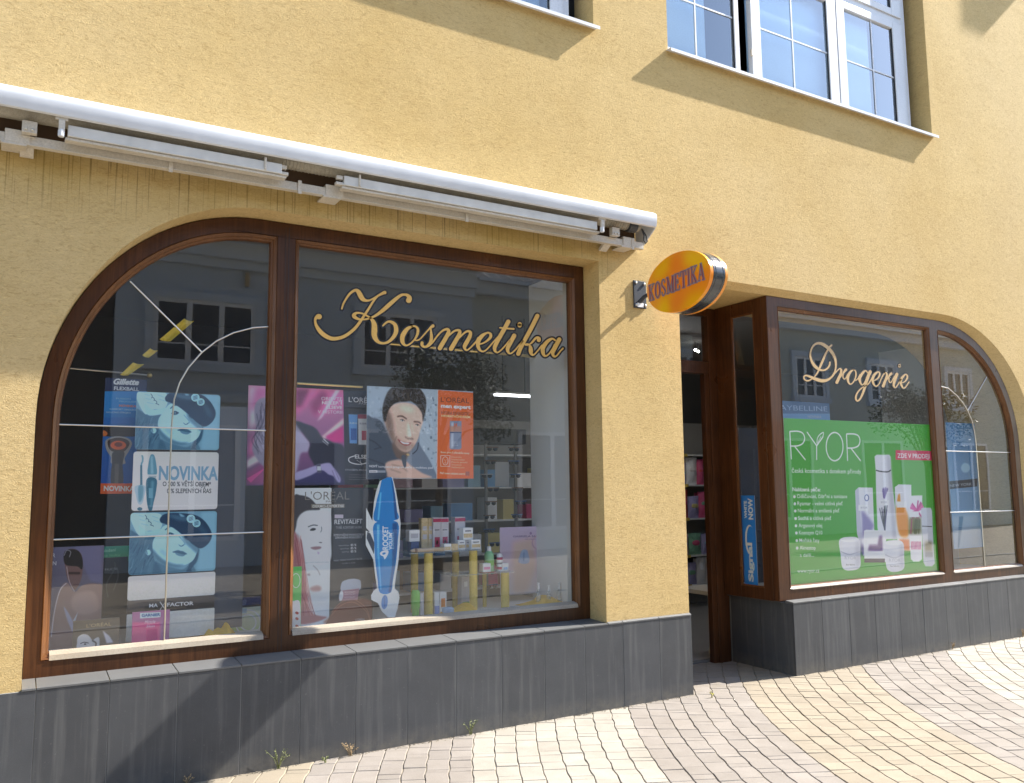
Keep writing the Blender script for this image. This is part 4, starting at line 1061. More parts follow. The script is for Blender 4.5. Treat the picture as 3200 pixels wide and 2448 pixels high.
def p_novinka(c):
    c.vgrad(W_(205, 210, 205), W_(228, 232, 230))
    teal, td, lb = W_(96, 150, 172), W_(60, 112, 135), W_(168, 192, 205)
    c.line([(680, 500), (686, 520), (684, 545), (676, 575), (676, 715)], 12, teal); c.poly([(668, 570), (682, 570), (684, 718), (668, 718)], td)
    c.poly([(632, 718), (704, 716), (696, 790), (680, 840), (655, 840), (640, 790)], lb, True); c.poly([(655, 720), (690, 720), (684, 800), (660, 825)], teal, True, soft=2)
    c.ell(665, 876, 18, 12, td)
    c.poly([(722, 635), (726, 560), (738, 505), (752, 493), (768, 505), (780, 560), (782, 635)], teal, True); c.poly([(742, 510), (755, 505), (762, 630), (742, 630)], W_(140, 185, 200), soft=2)
    c.rect((720, 635), (782, 668), W_(205, 215, 218))
    for i in range(6): c.line([(724+i*9, 664), (734+i*9, 645)], 3, td)
    c.poly([(714, 668), (782, 668), (778, 760), (762, 830), (750, 884), (728, 884), (712, 800)], td, True); c.poly([(745, 680), (765, 680), (752, 860), (738, 860)], teal, soft=3)
    c.rect((728, 730), (756, 800), W_(110, 165, 185))
    c.text('NOVINKA', (797, 670), (1212, 672), 98, W_(120, 160, 186), bold=.035)
    c.text('O 200 % VĚTŠÍ OBJEM*', (825, 716), (1163, 718), 33, W_(52, 58, 66), bold=.012); c.text('0 % SLEPENÝCH ŘAS', (855, 765), (1165, 765), 33, W_(52, 58, 66), bold=.012)
board('portrait_card', '', '', [(645, 52), (1232, 80), (1217, 468), (628, 455)], o3, YM, 420, lambda c: portrait(c, 635, 56, 1226, 470), parent=ds, radius=.018)
board('novinka_card', '', '', [(622, 475), (1218, 478), (1208, 880), (605, 887)], o3, YM+.004, 420, p_novinka, parent=ds, radius=.018)
board('portrait_card', '', '', [(600, 900), (1205, 893), (1195, 1312), (585, 1335)], o3, YM, 420, lambda c: portrait(c, 592, 904, 1200, 1326), parent=ds, radius=.018)
board('blank_card', '', '', [(583, 1345), (1195, 1318), (1190, 1480), (578, 1515)], o3, YM+.004, 60, lambda c: c.vgrad(W_(215, 218, 215), W_(205, 206, 202)), parent=ds, radius=.012)
board('name_strip', '', '', [(578, 1515), (1190, 1482), (1186, 1568), (575, 1603)], o3, YM, 420,
      lambda c: (c.vgrad(W_(88, 84, 82), W_(60, 56, 56)), c.poly([(700, 1560), (1186, 1530), (1186, 1600), (700, 1600)], W_(40, 36, 36), soft=4), c.text('MA', (730, 1566), (792, 1562), 26, W_(215, 215, 215), bold=.03), c.text('FACTOR', (856, 1559), (1042, 1548), 26, W_(215, 215, 215), bold=.03), c.line([(806, 1526), (846, 1584)], 7, W_(220, 220, 220)), c.line([(846, 1524), (802, 1590)], 4, W_(220, 220, 220))), parent=ds)
board('blank_card', '', '', [(950, 1122), (1608, 1088), (1605, 1290), (945, 1322)], o4, YM+.004, 60, lambda c: c.vgrad(W_(205, 206, 200), W_(190, 190, 184)), parent=ds, radius=.006)
MB().box(.62, 1.27, YM+.012, YM+.016, .74, 2.13).build('backing_board', principled('card_back', (.10, .11, .13), .8), ds)

def p_razor(c):
    c.vgrad(W_(30, 120, 190), W_(28, 80, 160))
    c.rect((380, -90), (760, 52), W_(40, 52, 85)); c.rect((380, 52), (760, 190), W_(36, 130, 195)); c.rect((380, 190), (760, 235), W_(30, 118, 185))
    c.text('Gillette', (480, 2), (660, 8), 40, W_(205, 215, 225), bold=.05, shear=.3); c.text('FLEXBALL', (484, 42), (660, 50), 25, W_(205, 215, 225), bold=.03)
    c.text('FUSION', (500, 108), (600, 112), 12, W_(150, 200, 230)); c.text('PROGLIDE', (520, 128), (640, 132), 12, W_(150, 200, 230)); c.text('NOVINKA', (520, 160), (640, 165), 16, W_(225, 110, 60), bold=.03)
    c.text('KOMFORT OHOLENÍ', (455, 182), (640, 188), 12, W_(190, 215, 235)); c.text('HOLICÍHO STROJKU', (430, 204), (600, 208), 12, W_(190, 215, 235))
    c.poly([(375, 320), (420, 300), (520, 290), (640, 300), (740, 320), (700, 360), (560, 370), (420, 365)], W_(45, 35, 30), True, soft=3)
    c.ell(400, 345, 40, 22, W_(205, 110, 50), 10, 2); c.ell(395, 338, 18, 8, W_(240, 180, 120), 10, 2)
    c.poly([(425, 400), (470, 372), (530, 368), (590, 385), (610, 420), (590, 470), (560, 520), (560, 560), (470, 560), (460, 510), (430, 460)], W_(150, 150, 150), True, soft=1)
    c.poly([(440, 405), (480, 382), (530, 378), (580, 395), (592, 425), (560, 470), (520, 480), (460, 465)], W_(70, 55, 48), True, soft=1)
    c.ell(515, 430, 55, 32, W_(215, 95, 40), 0, 2); c.ell(515, 425, 28, 16, W_(110, 40, 20), 0, 2)
    c.poly([(478, 480), (555, 478), (545, 560), (545, 700), (465, 700), (470, 560)], W_(62, 60, 62), True, soft=1); c.poly([(490, 560), (520, 560), (515, 700), (488, 700)], W_(100, 96, 94), soft=4)
    c.rect((380, 697), (760, 790), W_(230, 95, 45)); c.text('NOVINKA', (412, 748), (628, 752), 36, W_(240, 235, 228), bold=.04)
board('razor_poster', 'blue razor poster with an orange band, half hidden behind the portrait cards', 'poster', [(428, -42), (712, -30), (690, 772), (385, 766)], o3, 5.72, 340, p_razor)

PK = W_(225, 75, 150)
def p_pink(c):
    c.vgrad(W_(205, 120, 165), W_(95, 70, 110))
    c.poly([(60, 140), (330, 140), (200, 420), (60, 560)], W_(228, 222, 224), soft=10)
    for pts in (((130, 140), (330, 140), (180, 330), (70, 380)), ((50, 690), (140, 560), (180, 700), (60, 780)), ((400, 180), (700, 185), (560, 330), (470, 420)), ((620, 185), (900, 190), (890, 330), (640, 420))): c.poly(pts, W_(232, 110, 172), soft=9, alpha=.9)
    c.poly([(480, 180), (600, 180), (530, 330), (480, 340)], W_(130, 60, 100), soft=6); c.poly([(600, 300), (700, 190), (760, 230), (640, 420)], W_(150, 60, 110), soft=8)
    c.poly([(820, 190), (860, 190), (700, 430), (660, 460)], W_(240, 225, 232), soft=2, alpha=.75); c.poly([(690, 600), (890, 430), (890, 480), (720, 625)], W_(240, 205, 200), soft=3)
    c.poly([(730, 590), (890, 500), (890, 640), (780, 640)], W_(205, 40, 130), soft=4)
    c.poly([(48, 900), (230, 800), (240, 1000), (48, 1000)], W_(150, 60, 120), soft=5); c.poly([(60, 950), (215, 860), (180, 900), (90, 985)], W_(236, 70, 150), soft=1)
    c.poly([(50, 800), (220, 690), (240, 760), (60, 860)], W_(236, 222, 222), soft=4)
    # long silver hair, face turned away
    c.poly([(125, 330), (150, 280), (200, 255), (270, 260), (350, 300), (400, 380), (470, 450), (520, 500), (520, 620), (440, 720), (340, 760), (270, 800), (215, 850), (150, 790), (105, 700), (120, 620), (140, 520), (125, 420)], W_(150, 142, 165), True, soft=2)
    rr = random.Random(2)
    for i in range(46):
        x = rr.uniform(135, 470); y = rr.uniform(290, 420)+max(0, x-300)*.4
        c.line([(x, y), (x+rr.uniform(-20, 20), y+130), (x-rr.uniform(20, 60), y+230), (x+rr.uniform(-20, 30), y+330)], rr.uniform(4, 9), rr.choice((W_(210, 205, 222), W_(90, 82, 108), W_(60, 52, 76), W_(185, 178, 200))), soft=1, alpha=.6)
    c.poly([(400, 560), (490, 540), (560, 590), (600, 650), (580, 720), (520, 740), (480, 900), (420, 900)], W_(178, 170, 196), True, soft=3)
    # dark jacket and skirt
    c.poly([(470, 460), (560, 480), (650, 520), (710, 600), (800, 640), (900, 700), (930, 1010), (470, 1010), (470, 950), (640, 880), (590, 740), (600, 650), (560, 590)], W_(48, 50, 68), True, soft=2)
    c.poly([(480, 930), (620, 860), (800, 860), (900, 980), (880, 1010), (480, 1010)], W_(60, 56, 100), True, soft=5)
    c.line([(715, 610), (760, 650)], 7, W_(205, 205, 215)); c.line([(705, 625), (755, 665)], 4, W_(205, 205, 215))
    # forearm, watch, hand
    c.poly([(470, 905), (560, 870), (660, 835), (760, 815), (800, 850), (860, 940), (858, 985), (835, 975), (800, 930), (760, 915), (700, 880), (600, 925), (480, 965)], W_(170, 162, 200), True, soft=1.2)
    for k in ((790, 880, 830, 975), (810, 870, 850, 960)): c.line([(k[0], k[1]), (k[2], k[3])], 4, W_(110, 100, 140), soft=1)
    c.poly([(655, 828), (690, 820), (700, 900), (665, 905)], W_(90, 90, 110), soft=1); c.rect((662, 845), (694, 880), W_(190, 195, 205))
    # dark right hand panel
    c.poly([(885, 150), (1260, 170), (1260, 1020), (900, 1020)], W_(38, 42, 55))
    for t, a, b, y, h in (('OBJEVTE', 697, 876, 277, 30), ('NEJLEPŠÍ', 703, 876, 312, 28), ('ELSEVE', 740, 876, 350, 28), ('V HISTORII', 668, 876, 390, 28)): c.text(t, (a, y), (b, y+4), h, W_(232, 215, 228), bold=.0 if t[0] in 'OV' else .03)
    c.text("L'ORÉAL", (932, 292), (1160, 302), 44, W_(225, 228, 232), bold=.01); c.text('PARIS', (1020, 314), (1110, 318), 16, W_(190, 192, 198))
    c.poly([(930, 398), (1008, 400), (1005, 650), (940, 648)], W_(95, 150, 205), soft=.6); c.poly([(1012, 400), (1092, 398), (1090, 662), (1015, 660)], W_(205, 208, 208), soft=.6)
    c.rect((1012, 400), (1092, 436), W_(150, 60, 80)); c.rect((950, 520), (1000, 620), W_(40, 90, 160)); c.rect((1045, 540), (1085, 620), W_(185, 80, 95)); c.text('ELSEVE', (942, 480), (1002, 482), 14, W_(235, 240, 245)); c.text('ELSEVE', (1028, 484), (1085, 486), 14, W_(90, 90, 110))
    c.text('ELSEVE', (985, 776), (1150, 782), 34, W_(232, 232, 236), bold=.03); c.line([(985, 755), (935, 775), (945, 810), (1020, 828), (1090, 815)], 9, W_(220, 220, 228)); c.line([(1000, 790), (1050, 825)], 3, W_(240, 240, 240)); c.line([(1030, 785), (1045, 840)], 3, W_(240, 240, 240))
    c.text('STVOŘEN PRO KRÁSU', (903, 882), (1150, 886), 15, W_(200, 200, 205))
    for y in (920, 940, 960): c.text('kompletní péče o vlasy', (935, y), (1150, y+4), 9, W_(150, 150, 158))
board('hair_care_poster', 'large pink and black hair care poster passing behind the thick brown mullion', 'poster', [(78, 148), (1200, 208), (1190, 1012), (48, 1000)], o5, 5.66, 620, p_pink)

def p_man(c):
    c.vgrad(W_(150, 165, 180), W_(120, 132, 145)); SK = lambda k: W_(min(255, int(242*k)), min(255, int(202*k)), min(255, int(180*k)))
    c.rect((1080, 130), (1340, 420), W_(150, 168, 182)); c.rect((1540, 190), (1700, 960), W_(165, 180, 190))
    rr = random.Random(9)
    for i in range(60):
        x = rr.uniform(1560, 1690); y = rr.uniform(240, 900); c.rect((x, y), (x+rr.uniform(8, 22), y+rr.uniform(8, 26)), rr.choice((W_(90, 105, 120), W_(200, 208, 212), W_(120, 138, 152))), alpha=.7, soft=.5)
    for i in range(16):
        x = rr.uniform(1100, 1230); y = rr.uniform(160, 400); c.rect((x, y), (x+16, y+22), rr.choice((W_(100, 115, 128), W_(185, 195, 200))), alpha=.6, soft=1)
    c.poly([(1100, 140), (1300, 155), (1255, 210), (1235, 280), (1225, 400), (1100, 410)], W_(160, 176, 188), soft=2, alpha=.6)
    # shirt
    c.poly([(1075, 450), (1140, 430), (1220, 470), (1300, 640), (1380, 760), (1250, 840), (1270, 950), (1070, 945)], W_(72, 82, 94), True, soft=1.5)
    c.poly([(1520, 640), (1560, 690), (1640, 820), (1690, 960), (1560, 950), (1440, 860), (1420, 720)], W_(112, 124, 138), True, soft=1.5)
    for l in (((1095, 610), (1160, 640), (1215, 690)), ((1150, 700), (1210, 680)), ((1100, 780), (1160, 800), (1240, 830))): c.line(l, 5, W_(40, 46, 56), soft=1.5)
    c.line([(1530, 640), (1520, 700), (1480, 740)], 6, W_(40, 44, 50), soft=1)
    # neck, face
    c.poly([(1310, 640), (1450, 700), (1430, 780), (1380, 790), (1330, 750)], SK(.45), True, soft=3)
    c.poly([(1240, 420), (1260, 360), (1330, 310), (1430, 300), (1520, 330), (1568, 380), (1572, 450), (1545, 540), (1530, 600), (1500, 660), (1455, 710), (1410, 720), (1360, 690), (1310, 620), (1275, 540), (1245, 480)], SK(.92), True, soft=1.5)
    c.poly([(1240, 420), (1275, 360), (1310, 460), (1330, 600), (1375, 700), (1310, 640), (1260, 540)], SK(.55), True, soft=6)
    c.poly([(1340, 590), (1400, 640), (1480, 650), (1500, 660), (1455, 712), (1400, 715), (1350, 680)], SK(.68), True, soft=6)
    c.poly([(1360, 330), (1450, 330), (1500, 370), (1430, 380)], SK(1.06), True, soft=8); c.poly([(1440, 480), (1470, 490), (1480, 580), (1440, 590)], SK(1.1), True, soft=5)
    c.line([(1348, 418), (1390, 415), (1430, 440)], 10, W_(70, 52, 42), soft=1.2); c.line([(1490, 462), (1530, 465), (1552, 480)], 9, W_(70, 52, 42), soft=1.2)
    c.ell(1392, 452, 18, 7, W_(225, 215, 208), 12, .5); c.ell(1394, 452, 7, 7, W_(70, 70, 72), 0, .4); c.line([(1372, 448), (1394, 442), (1414, 456)], 4, W_(50, 36, 30), soft=.5)
    c.ell(1520, 492, 15, 6, W_(220, 210, 202), 12, .5); c.ell(1522, 492, 6, 6, W_(70, 70, 72), 0, .4); c.line([(1504, 486), (1522, 484), (1538, 494)], 4, W_(50, 36, 30), soft=.5)
    c.line([(1455, 470), (1470, 540), (1480, 590)], 7, SK(.72), soft=2); c.poly([(1415, 585), (1440, 600), (1478, 600), (1490, 615), (1450, 615), (1420, 602)], SK(.55), True, soft=2)
    c.line([(1345, 585), (1325, 640), (1330, 680)], 5, SK(.5), soft=1.5)
    c.poly([(1352, 610), (1390, 632), (1430, 640), (1470, 640), (1450, 665), (1410, 665), (1375, 645)], W_(150, 75, 70), True, soft=.8); c.poly([(1372, 626), (1410, 640), (1452, 645), (1440, 655), (1400, 652)], W_(238, 234, 230), True, soft=.4)
    # hair
    c.poly([(1230, 440), (1222, 360), (1240, 270), (1280, 190), (1340, 150), (1440, 142), (1530, 170), (1585, 240), (1598, 320), (1585, 400), (1568, 460), (1560, 390), (1520, 330), (1470, 290), (1420, 290), (1340, 300), (1290, 340), (1262, 400), (1250, 460)], W_(44, 36, 32), True, soft=1.5)
    for i in range(26):
        x = rr.uniform(1270, 1540); c.line([(x, rr.uniform(165, 200)), (x+rr.uniform(-10, 30), rr.uniform(230, 260)), (x+rr.uniform(0, 50), rr.uniform(270, 300))], 4, W_(92, 78, 66), soft=1, alpha=.5)
    # folded arms in front
    c.poly([(1250, 820), (1330, 790), (1420, 800), (1470, 840), (1560, 900), (1640, 945), (1300, 945), (1260, 900)], SK(.86), True, soft=2)
    for l in (((1300, 830), (1380, 850), (1440, 890)), ((1290, 870), (1380, 900))): c.line(l, 6, SK(.6), soft=2)
    c.ell(1440, 745, 14, 8, W_(190, 160, 90), 20, .5); c.poly([(1385, 760), (1420, 755), (1425, 840), (1405, 850)], W_(80, 88, 98), True, soft=1)
    c.text('NOVÝ', (1110, 852), (1180, 854), 20, W_(245, 245, 245), bold=.03); c.text('kompletní program péče o mužskou pleť', (1188, 855), (1655, 866), 18, W_(238, 238, 240), bold=.01)
    c.rect((1108, 878), (1178, 900), W_(238, 238, 238)); c.rect((1178, 880), (1248, 900), W_(150, 155, 162)); c.text('NOVINKA', (1118, 896), (1170, 896), 12, W_(60, 60, 60))
    # orange panel
    c.poly([(1695, 190), (2010, 215), (2005, 970), (1685, 960)], W_(232, 100, 46)); c.line([(1697, 190), (1688, 960)], 4, W_(245, 225, 210))
    c.text("L'ORÉAL", (1723, 292), (1965, 304), 44, W_(90, 55, 45)); c.text('men expert', (1723, 340), (1978, 354), 34, W_(248, 240, 232), bold=.04)
    c.text('HYDRA ENERGETIC', (1727, 396), (1972, 408), 26, W_(110, 70, 60), bold=.01); c.text('HYDRATAČNÍ KRÉM', (1727, 420), (1975, 432), 18, W_(240, 205, 150), bold=.03)
    c.poly([(1800, 455), (1900, 455), (1900, 690), (1885, 700), (1810, 700), (1797, 688)], W_(120, 130, 150), soft=.8); c.rect((1812, 465), (1830, 690), W_(190, 198, 208), soft=3); c.rect((1800, 500), (1900, 550), W_(205, 120, 75), alpha=.6, soft=2); c.rect((1800, 550), (1900, 560), W_(70, 80, 110)); c.text('H', (1838, 505), (1862, 505), 30, W_(220, 100, 50), bold=.04)
    for y in (640, 655, 670): c.text('hydratační krém', (1816, y), (1870, y), 8, W_(220, 225, 232))
    c.text('Boost proti 5 příznakům únavy', (1722, 730), (1968, 740), 15, W_(245, 215, 190), bold=.02)
    c.line([(1722, 752), (1800, 752), (1800, 845), (1722, 845), (1722, 752)], 4, W_(248, 232, 215), smooth=False)
    for t in np.linspace(0, 2*math.pi, 13)[:-1]: c.line([(1761+24*math.cos(t), 798+36*math.sin(t)), (1761+24*math.cos(t+.55), 798+36*math.sin(t+.55))], 3.5, W_(248, 232, 215))
    c.line([(1750, 790), (1757, 790)], 3, W_(248, 232, 215)); c.line([(1767, 790), (1774, 790)], 3, W_(248, 232, 215)); c.line([(1752, 816), (1770, 816)], 3, W_(248, 232, 215)); c.line([(1762, 795), (1762, 806)], 3, W_(248, 232, 215))
    for i, t in enumerate(('Kruhy pod očima', 'Unavený vzhled', 'Pocit pnutí', 'Ztráta pevnosti', 'Nepříjemný pocit')): c.text(t, (1815, 770+i*22), (1900+i % 3*25, 773+i*22), 13, W_(245, 205, 175))
    c.text('Pleť znovu získává energii', (1716, 910), (1930, 918), 17, W_(245, 220, 195), bold=.02); c.rect((1935, 890), (1968, 925), W_(120, 90, 100), alpha=.6)
board('men_cream_poster', 'poster of a smiling dark haired man with folded arms beside an orange text panel', 'poster', [(1098, 135), (2002, 222), (2000, 962), (1075, 942)], o5, 5.56, 620, p_man)

def p_dermo(c):
    c.rect((200, 100), (1200, 1500), W_(52, 56, 62)); c.vgrad(W_(48, 52, 58), W_(72, 72, 72), 1)
    c.poly([(200, 150), (662, 212), (640, 1345), (600, 1420), (200, 1420)], W_(205, 212, 212))
    c.poly([(330, 300), (390, 275), (470, 300), (530, 360), (560, 400), (490, 420), (400, 460), (350, 560), (320, 640)], W_(62, 60, 66), True, soft=2)
    c.poly([(355, 600), (365, 480), (430, 415), (540, 405), (640, 420), (660, 520), (656, 640), (640, 860), (430, 868), (385, 780)], W_(214, 220, 220), True, soft=3)
    c.poly([(360, 600), (400, 700), (430, 860), (410, 860), (360, 760)], W_(170, 175, 180), True, soft=5)
    c.line([(455, 552), (500, 536), (540, 540)], 8, W_(70, 70, 76), soft=1); c.line([(565, 600), (575, 575), (572, 550)], 5, W_(80, 84, 88), soft=1)
    c.poly([(470, 580), (495, 562), (522, 566), (518, 580), (490, 586)], W_(60, 62, 68), True, soft=.8)
    c.poly([(548, 686), (568, 684), (580, 690), (566, 694)], W_(110, 100, 105), True, soft=1); c.poly([(478, 732), (530, 722), (570, 726), (565, 742), (520, 752), (490, 745)], W_(150, 120, 125), True, soft=2); c.poly([(535, 770), (555, 775), (548, 795)], W_(185, 165, 190), True, soft=2)
    c.line([(420, 868), (520, 862), (640, 860)], 4, W_(150, 155, 160), soft=2)
    c.poly([(440, 965), (470, 960), (475, 980), (450, 975)], W_(150, 130, 135), soft=3); c.line([(500, 890), (540, 930), (560, 975)], 5, W_(130, 120, 120), soft=1.5); c.poly([(470, 1090), (530, 1065), (570, 1080), (560, 1110), (500, 1115)], W_(165, 130, 130), True, soft=5)
    # red filament drapery
    c.poly([(335, 600), (360, 640), (390, 760), (425, 880), (440, 1100), (480, 1300), (620, 1345), (380, 1400), (330, 1200), (325, 800)], W_(150, 70, 75), True, soft=3, alpha=.75)
    rr = random.Random(6)
    for i in range(40):
        x = rr.uniform(335, 400); c.line([(x, 640+rr.uniform(-30, 60)), (x+30, 860), (x+55+rr.uniform(-20, 20), 1100), (x+110+rr.uniform(-50, 50), 1330)], 2.5, rr.choice((W_(190, 110, 110), W_(120, 45, 55), W_(205, 150, 145))), alpha=.6)
    c.poly([(640, 1340), (720, 1230), (840, 1185), (960, 1180), (1050, 1230), (1120, 1340), (1080, 1390), (620, 1400)], W_(150, 80, 60), True, soft=5, alpha=.7)
    for d in (0, 26): c.line([(660, 1300+d), (740, 1215+d), (850, 1185+d), (960, 1260+d), (1000, 1360+d)], 4, W_(185, 115, 90), soft=1)
    c.text("L'ORÉAL", (428, 316), (818, 312), 76, W_(120, 116, 110), bold=-.005); c.text('PARIS', (612, 338), (700, 336), 18, W_(120, 116, 110))
    c.poly([(482, 352), (775, 350), (776, 384), (484, 388)], W_(118, 112, 102), soft=.5); c.text('DERMO-EXPERTISE', (496, 382), (770, 379), 23, W_(205, 204, 198), bold=.02)
    c.rect((688, 444), (764, 476), W_(185, 175, 185)); c.text('REVITALIFT', (687, 528), (930, 522), 40, W_(215, 216, 218), bold=.01); c.line([(690, 485), (930, 480)], 2, W_(200, 200, 204))
    c.text('TVÁŘ, KONTURY A KRK', (698, 570), (928, 566), 24, W_(170, 172, 176))
    for i, (a, b, y) in enumerate(((676, 945, 632), (690, 930, 655))): c.text('ZPEVNĚNÍ POKOŽKY', (a, y), (b, y-4), 18, W_(160, 162, 166), bold=.03)
    for i in range(3): c.text('zpevňuje', (722+i*15, 720+i*28), (815, 718+i*28), 12, W_(170, 172, 176)); c.text('85 %', (828, 720+i*28), (878, 718+i*28), 20, W_(190, 192, 196), bold=.03)
    c.text('VRÁSKY, PEVNOST A KONTURY OBLIČEJE', (680, 855), (930, 835), 14, W_(150, 150, 152), bold=.02); c.text('TVÁŘ A KRK', (748, 880), (872, 870), 13, W_(150, 150, 152))
    c.poly([(745, 1110), (750, 1040), (790, 1015), (850, 1005), (905, 1015), (918, 1040), (910, 1100), (830, 1115)], W_(170, 178, 190), True, soft=1.2); c.poly([(740, 1110), (905, 1090), (890, 1190), (725, 1200)], W_(170, 130, 138), soft=1); c.ell(745, 1155, 18, 45, W_(225, 225, 225), 8, 1.5)
    for y in (1130, 1150, 1175): c.text('REVITALIFT', (775, y), (870, y-4), 14, W_(225, 200, 205))
    c.text("L'ORÉAL", (872, 1374), (955, 1370), 20, W_(220, 220, 222))
board('face_cream_poster', 'white and dark grey poster of a pale woman, right of the brown mullion', 'poster', [(318, 212), (1010, 208), (1040, 1400), (292, 1405)], o6, 5.60, 520, p_dermo)
def p_green(c):
    c.vgrad(W_(90, 185, 90), W_(110, 190, 105)); 
    for t in np.linspace(0, 2*math.pi, 19)[:-1]: c.line([(350+36*math.cos(t), 1022+62*math.sin(t)), (350+36*math.cos(t+.38), 1022+62*math.sin(t+.38))], 5, W_(225, 235, 225))
    c.poly([(300, 1230), (330, 1200), (385, 1220), (380, 1480), (290, 1480)], W_(222, 226, 224), True, soft=1.5)
    for y in (1305, 1355, 1420): c.ell(358, y, 16, 12, W_(160, 60, 60), 30, 1)
board('green_strip', 'narrow green card with a white ring, lower left of the wide pane', 'poster', [(318, 900), (406, 898), (386, 1458), (300, 1465)], o6, 5.45, 90, p_green)
RK = [(1150, 118), (1195, 115), (1225, 240), (1252, 400), (1265, 520), (1258, 700), (1245, 860), (1222, 1000), (1212, 1088), (1245, 1120), (1256, 1170), (1240, 1260), (1215, 1340), (1160, 1345), (1100, 1290), (1070, 1220), (1010, 1190), (1008, 1150), (1030, 1110), (1060, 1088), (1040, 950), (1028, 840), (962, 712), (962, 585), (1000, 600), (965, 560), (965, 385), (1018, 500), (1032, 340), (1052, 240), (1085, 150)]
def p_rocket(c):
    c.rect((900, 50), (1300, 1400), W_(205, 208, 205))
    bl, dk, lt = W_(20, 120, 185), W_(12, 75, 130), W_(80, 170, 215)
    up = [(1112, 120), (1185, 118), (1215, 260), (1232, 400), (1238, 486), (1040, 500), (1050, 350), (1078, 240)]
    dn = [(1040, 520), (1236, 512), (1238, 700), (1225, 860), (1200, 1000), (1178, 1124), (1085, 1126), (1062, 1000), (1045, 860), (1035, 700)]
    for P in (up, dn): c.poly(P, bl, True, soft=.4)
    c.poly([(1180, 118), (1200, 260), (1215, 480), (1238, 486), (1232, 400), (1215, 260)], dk, soft=2); c.poly([(1195, 520), (1236, 514), (1238, 700), (1205, 960), (1178, 1124), (1160, 1124), (1190, 900)], dk, soft=5)
    c.poly([(1085, 250), (1100, 250), (1078, 490), (1062, 490)], lt, soft=2); c.poly([(1058, 530), (1082, 530), (1078, 760), (1098, 1100), (1088, 1100), (1062, 800)], lt, soft=3)
    c.poly([(1100, 800), (1180, 760), (1225, 860), (1200, 1000), (1175, 1100), (1100, 1110)], W_(90, 135, 165), soft=10, alpha=.3)
    c.poly([(975, 592), (1000, 610), (1035, 690), (1032, 790), (1000, 720), (968, 650)], W_(35, 45, 60), soft=.6)
    c.poly([(1085, 780), (1110, 760), (1150, 755), (1160, 775), (1145, 810), (1125, 836), (1115, 812), (1092, 800)], W_(225, 228, 228), True); c.ell(1120, 785, 16, 9, W_(20, 120, 185), -20)
    for t, x, yb, yt, w in (('ROCKET', 1155, 752, 545, 50), ('VOLUM\'', 1192, 752, 598, 32), ('MAYBELLINE', 1072, 735, 545, 12), ('EXPRESS', 1208, 745, 600, 14)):
        v, tr = glyphs(t, .03 if w > 20 else 0, 0); A, B_ = c.T((x, yb)), c.T((x, yt))
        L = B_-A; Wd = (c.T((x-w, yb))-A)/CAP
        P = A+v[:, :1]*L[None]+v[:, 1:]*Wd[None]
        for a, b, d in tr: c.blend(c._mask(P[[a, b, d]]), W_(228, 232, 235) if w > 20 else W_(150, 195, 220))
    c.ell(1125, 1210, 28, 62, W_(80, 130, 185), 5, .6); c.line([(1120, 1155), (1128, 1265)], 3, W_(45, 80, 130))
board('mascara_standee', 'blue rocket shaped mascara cut out reading ROCKET VOLUM standing in the wide window', 'display', [(955, 110), (1270, 110), (1270, 1350), (955, 1350)], o6, 5.50, 260, p_rocket, outline=RK)
def p_perf(c):
    c.vgrad(W_(190, 170, 195), W_(225, 195, 190)); c.poly([(1130, 690), (1300, 650), (1330, 900), (1250, 1130), (1130, 1130)], W_(232, 180, 165), soft=14)
    c.text('GABRIELA SABATINI', (1130, 643), (1432, 640), 17, W_(110, 85, 125), bold=.01); c.text('MISS GABRIELA', (1235, 665), (1335, 664), 10, W_(140, 115, 150)); c.ell(1284, 608, 10, 12, W_(150, 120, 160))
    c.poly([(1180, 865), (1195, 780), (1215, 752), (1245, 752), (1262, 780), (1268, 865)], W_(160, 175, 200), True, soft=1); c.line([(1225, 775), (1222, 850)], 10, W_(120, 140, 175), soft=1)
    for t in np.linspace(0, 2*math.pi, 21)[:-1]: c.line([(1388+92*math.cos(t), 690+70*math.sin(t)), (1388+92*math.cos(t+.34), 690+70*math.sin(t+.34))], 9, W_(190, 150, 165))
    c.line([(1388, 755), (1388, 1060)], 9, W_(215, 130, 145))
board('perfume_poster', 'faded pink perfume poster in the lower right corner of the wide window', 'poster', [(1017, 550), (1545, 545), (1585, 1130), (1015, 1135)], o7, 5.92, 300, p_perf)
